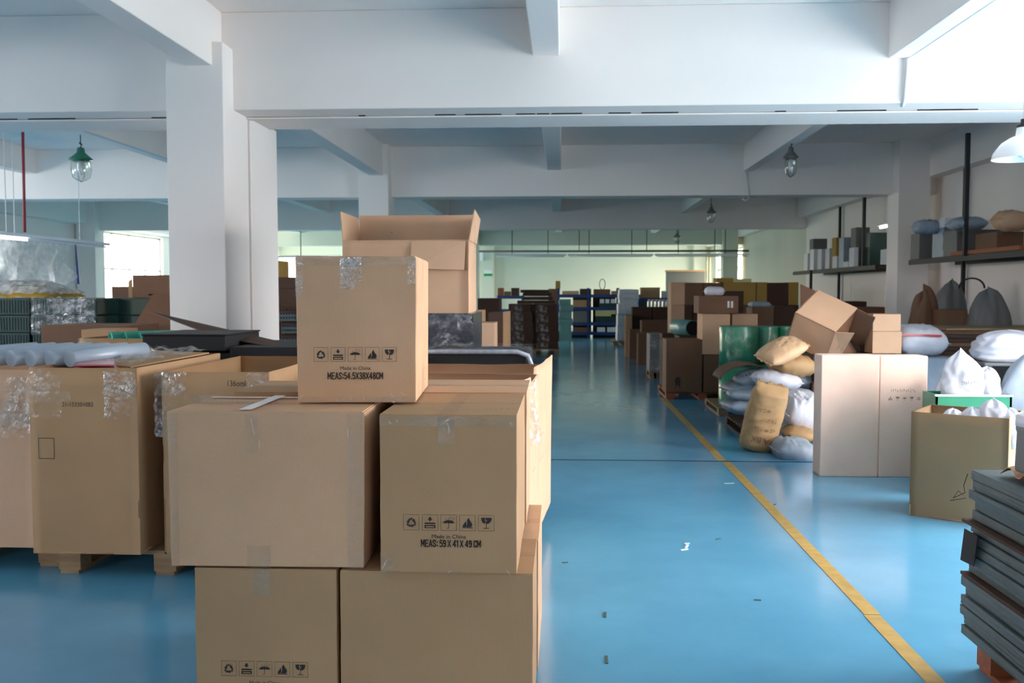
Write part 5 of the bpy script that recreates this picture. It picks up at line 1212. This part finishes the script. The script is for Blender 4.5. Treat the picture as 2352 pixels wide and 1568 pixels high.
x0, x1, zb, zz = rect(2172, 2470, 754, 758, 10.38); tag(MB().box(x0, x1, 10.36, 11.4, zb, zz).build('plywood_sheet', M['wood']), 'wide pale board lying over the flattened carton stack', 'board')
tb_ = at(2275, 838, 8.9)
t = thing('stool', 'grey metal stool carrying the pale lilac sack', 'stool', (tb_.x+0.32, 9.15, 0)); zt = at(2300,834,8.9).z
MB().box(-0.36,0.40,-0.22,0.22,zt-0.03,zt).build('seat', M['stone'], t, bevel=0.01)
for sx in (-0.3, 0.35):
    for sy in (-0.18, 0.18): MB().box(sx-0.018, sx+0.018, sy-0.018, sy+0.018, 0, zt-0.03).build('leg', M['stone'], t)
MB().box(-0.3,0.35,-0.19,-0.17,0.3,0.33).build('stretcher', M['stone'], t)
sackv('fat pale lilac sack standing on the metal stool', (at(2330,830,9.0).x, 9.15, zt+0.002), 0.62, 0.42, at(2330,760,9.0).z-zt, 'bagp', 91, top=0.75, name='sack', cat='sack')

# ------------------------------------------------------------------ wall racks
def wall_rack(label, y0, y1, z, posts):
    t = thing('hanging_shelf', label, 'shelf', (5.2, y0, z-0.08))
    MB().box(0, 0.72, 0, y1-y0, 0.05, 0.08).build('shelf_board', M['card5'], t)
    MB().box(-0.02, 0.02, 0, y1-y0, 0, 0.07).build('edge_rail', M['iron'], t); MB().box(0.66, 0.70, 0, y1-y0, 0, 0.07).build('edge_rail', M['iron'], t)
    for x, y, zt, zb in posts: MB().box(x-5.2-0.025, x-5.2+0.025, y-y0-0.025, y-y0+0.025, zb-(z-0.08), zt-(z-0.08)).build('post', M['iron'], t)
Z1 = 1.975
wall_rack('wall shelf on dark posts nearer the pendant lamp, loaded with bags and tubs', 8.9, 14.4, Z1, [(5.17,12.4,3.52,Z1-0.02),(5.86,14.1,3.29,0),(5.86,9.5,3.29,0),(5.17,9.2,3.86,0)])
Z2 = 1.945
wall_rack('wall shelf on dark posts beyond the pilaster, loaded with tins and crates', 15.9, 21.5, Z2, [(5.17,16.5,3.86,Z2),(5.86,20.3,3.29,0),(5.86,16.9,3.29,0),(5.17,19.9,Z2,0)])
# items on shelf 1 (near)
def shelf_box(label, px0, px1, yt, Y, z, depth, m, name='storage_tub', cat='tub', group=None):
    Y = max(Y, 5.25/at(px0, yt+20, 1.0).x)
    x0, x1, _, zt = rect(px0, px1, yt, yt+10, Y)
    return carton(label, x1-x0, depth, zt-z, ((x0+x1)/2, Y+depth/2, z+0.001), 0, m, group, parts=False, name=name, amp=0.008)
o = shelf_box('clear grey lidded tub at the pilaster end of the wall shelf', 2112, 2165, 535, 13.4, Z1, 0.35, 'stone'); 
p = at(2138, 535, 13.4); pillow('plastic_bundle', 'plastic-wrapped jar bundle on the clear grey tub', 'bundle', 0.33, 0.3, 0.19, (p.x, 13.57, p.z), (0,0,0), 'bagg', 101, 5)
shelf_box('tall pale tub next to the clear grey tub on the wall shelf', 2168, 2196, 522, 13.2, Z1, 0.4, 'bagg')
shelf_box('white square lid box standing on the tall pale tub', 2170, 2196, 500, 13.1, at(2180,521,13.2).z, 0.35, 'white')
shelf_box('wide grey carton under the grey sack on the wall shelf', 2198, 2300, 527, 12.3, Z1, 0.5, 'stone', 'cardboard_box', 'box')
p = at(2235, 527, 12.4); pillow('sack', 'grey sack slumped on the wide grey carton of the wall shelf', 'sack', 0.42, 0.45, 0.18, (p.x, 12.6, p.z-0.005), (0,0,0), 'bagg', 102, 3)
p = at(2318, 527, 11.6); pillow('sack', 'dusty pink sack on the wall shelf near the pendant lamp', 'sack', 0.36, 0.4, 0.24, (p.x, 11.6, Z1+0.25), (0,0.1,0), 'card2', 103, 3)
shelf_box('brown low carton under the dusty pink sack on the wall shelf', 2290, 2352, 532, 11.3, Z1, 0.6, 'card4', 'cardboard_box', 'box')
o = MB().box(5.19, 5.4, 11.0, 12.9, Z1+0.001, Z1+0.05).build('plank', M['orange']); tag(o, 'reddish plank along the front of the wall shelf', 'plank')
# items on shelf 2
rnd = random.Random(8)
for i, (a, b, yt, Y, m_, lab) in enumerate(((1855,1866,582,20.6,'white','short white tin at the far end of the second wall shelf'),(1869,1893,572,20.2,'white','lower white box under the dark one on the second wall shelf'),(1868,1900,548,20.3,'stone','dark grey box on the second wall shelf behind the white tins'),(1887,1904,572,19.6,'bagw','white carton in front of the dark grey box on the second wall shelf'),
      (1905,1920,570,19.2,'bagw','cream tin beside the dark post on the second wall shelf'),(1921,1934,545,18.6,'olive','olive tall box on the second wall shelf'),(1922,1936,588,18.2,'bagw','small cream block below the olive box on the second wall shelf'),
      (1938,1960,545,17.8,'bagg','grey-green bottle pack on the second wall shelf'),(1948,1957,600,17.0,'bagw','small cream tin at the rail of the second wall shelf'),(1962,1972,568,17.2,'bagw','cream tin next to the blue bracket on the second wall shelf'),(1966,1998,522,17.4,'stone','grey-blue tool box high on the second wall shelf'),
      (1998,2062,534,17.0,'dgreen','large dark olive carton on the second wall shelf'),(2036,2062,572,16.2,'bagw','white crumpled pack in front of the dark olive carton'))):
    shelf_box(lab, a, b, yt, Y, Z2, 0.3, m_, 'storage_box', 'box')
# things under the shelves near the wall
px_carton('low dark carton under the second wall shelf', 1925, 1990, 692, 760, 16.5, 0.6, z0=0, m='card5')
px_carton('long reddish dark carton under the second wall shelf nearer the pilaster', 1975, 2032, 705, 770, 15.9, 0.6, z0=0, m='card4')
def curt(u, v): return (5.6+0.03*math.sin(u*40)+0.1*u, 16.0+0.9*u, 1.9-v*1.0+0.02*math.sin(u*20))
tag(MB().grid(curt, 40, 10).build('plastic_curtain', M['tarp'], smooth=True, fixn=False), 'strips of clear plastic hanging from the second wall shelf', 'plastic')
p = at(2140, 720, 11.6)
sackv('crumpled brown paper bundle standing under the near wall shelf', (p.x, 11.9, 0.0), 0.42, 0.35, at(2150,668,11.8).z, 'card4', 110, top=0.7, name='paper_bundle', cat='bundle')
px_carton('brown carton among the bundles under the near wall shelf', 2163, 2222, 711, 760, 11.5, 0.4, z0=0, m='card4')
p = at(2200, 700, 12.4); sackv('tall grey bag with a looped handle under the near wall shelf', (p.x, 12.6, 0.0), 0.6, 0.4, at(2215,650,12.4).z, 'stone', 111, top=0.5)
o = MB().tube([(0.16*math.cos(k*PI/10), 0, 0.13*math.sin(k*PI/10)) for k in range(11)], 0.012, 6); o = o.build('bag_handle', M['iron'], loc=(at(2232,660,12.3).x, 12.3, at(2232,662,12.3).z)); tag(o, 'dark looped strap on the bags under the near wall shelf', 'strap')
p = at(2285, 720, 11.2); sackv('wide grey plastic bag slumped under the near wall shelf by the picture edge', (p.x, 11.4, 0.0), 0.62, 0.5, at(2280,672,11.2).z, 'stone', 112, top=0.55)

# ------------------------------------------------------------------ grey pad stack near the camera
xs, ye = 1.62, 3.77
pallet('stained pallet under the grey foam pad stack', xs+0.03, xs+1.0, 2.7, ye-0.02, 0, 0.135, 'orange')
lay = []
z = 0.137; zt = at(2215,1076,ye).z
seq = ['p']*6+['b']+['p']*5+['b']+['p']*5
hp = (zt-z-2*0.014)/16
rnd = random.Random(3); npad = 0
for i, k in enumerate(seq):
    if k == 'p':
        dx = rnd.uniform(-0.012, 0.012) - (0.02 if i < 6 else 0); 
        def fn(u, v, dx=dx, z=z):
            pass
        bl = bulged(0.98, 1.12, hp-0.003, 0.006, i, 8)
        t = thing('foam_pad', 'grey wrapped foam pad, %s of the near stack' % (ORD[15-npad] if npad == 15 else ORD[15-npad]+' from the top'), 'foam pad', (xs+dx+0.49, ye-0.56+rnd.uniform(-0.01,0.01), z), rnd.uniform(-0.008,0.008), 'grey foam pads in the near stack')
        bl.build('pad', M['grey'], t, True, bevel=0.018, segs=4)
        z += hp; npad += 1
    else:
        o = MB().box(xs-0.03, xs+1.0, ye-1.15, ye+0.01, z, z+0.012).build('cardboard_sheet', M['card5']); tag(o, 'dark cardboard layer between the grey pads, %s one' % ('upper' if i > 8 else 'lower'), 'sheet', 'cardboard layers between grey pads'); z += 0.014
# black bag scrap and loose strings on the stack corner
sc = MB().slab([(xs-0.032,ye-0.02,at(2205,1210,ye).z),(xs-0.032,ye-0.14,at(2205,1210,ye).z),(xs-0.036,ye-0.12,at(2205,1280,ye).z),(xs-0.036,ye-0.0,at(2205,1285,ye).z)], 0.003)
tag(sc.build('plastic_scrap', M['dark']), 'dark plastic scrap hanging from the corner of the grey pad stack', 'scrap')
zk = at(2215,1115,ye).z
tag(MB().tube([(xs-0.02,ye-0.01,zk+0.05),(xs-0.03,ye,zk),(xs-0.02,ye+0.01,zk-0.03),(xs-0.07,ye,zk-0.05),(xs-0.05,ye,zk-0.02),(xs-0.02,ye,zk-0.05),(xs-0.08,ye,zk-0.06)], 0.0016, 5).build('string', M['dark']), 'knotted dark string dangling at the corner of the grey pad stack', 'string')
# kraft paper and bottles on top of the stack
p0 = at(2275,1062,3.6)
def kp(u, v):
    return (xs+0.05+0.75*u, 3.64-0.55*v-0.1*u+0.03*math.sin(u*9), zt+0.006+0.07*abs(noise.noise(Vector((u*4,v*4,2))))+0.03*u)
t = MB().grid(kp, 26, 22).build('kraft_paper', M['card'], smooth=False, fixn=False); tag(t, 'crumpled brown wrapping paper on top of the grey pad stack', 'paper'); t.modifiers.new('thick','SOLIDIFY').thickness = 0.003
c0 = at(2348, 1070, 3.45)
t = thing('plastic_jar', 'clear grey plastic tub at the picture edge on the grey pad stack', 'tub', (c0.x+0.075, 3.45, zt+0.05)); MB().lathe([(0.09,0),(0.092,0.01),(0.088,0.14),(0.092,0.15),(0.092,0.17)], 28).build('tub_body', M['stone'], t, True)
t.children[0].data.materials[0] = M['aqua'] if False else M['stone']
MB().lathe([(0.094,0.165),(0.094,0.20),(0.085,0.205)], 28).build('lid', M['bagw'], t, True)
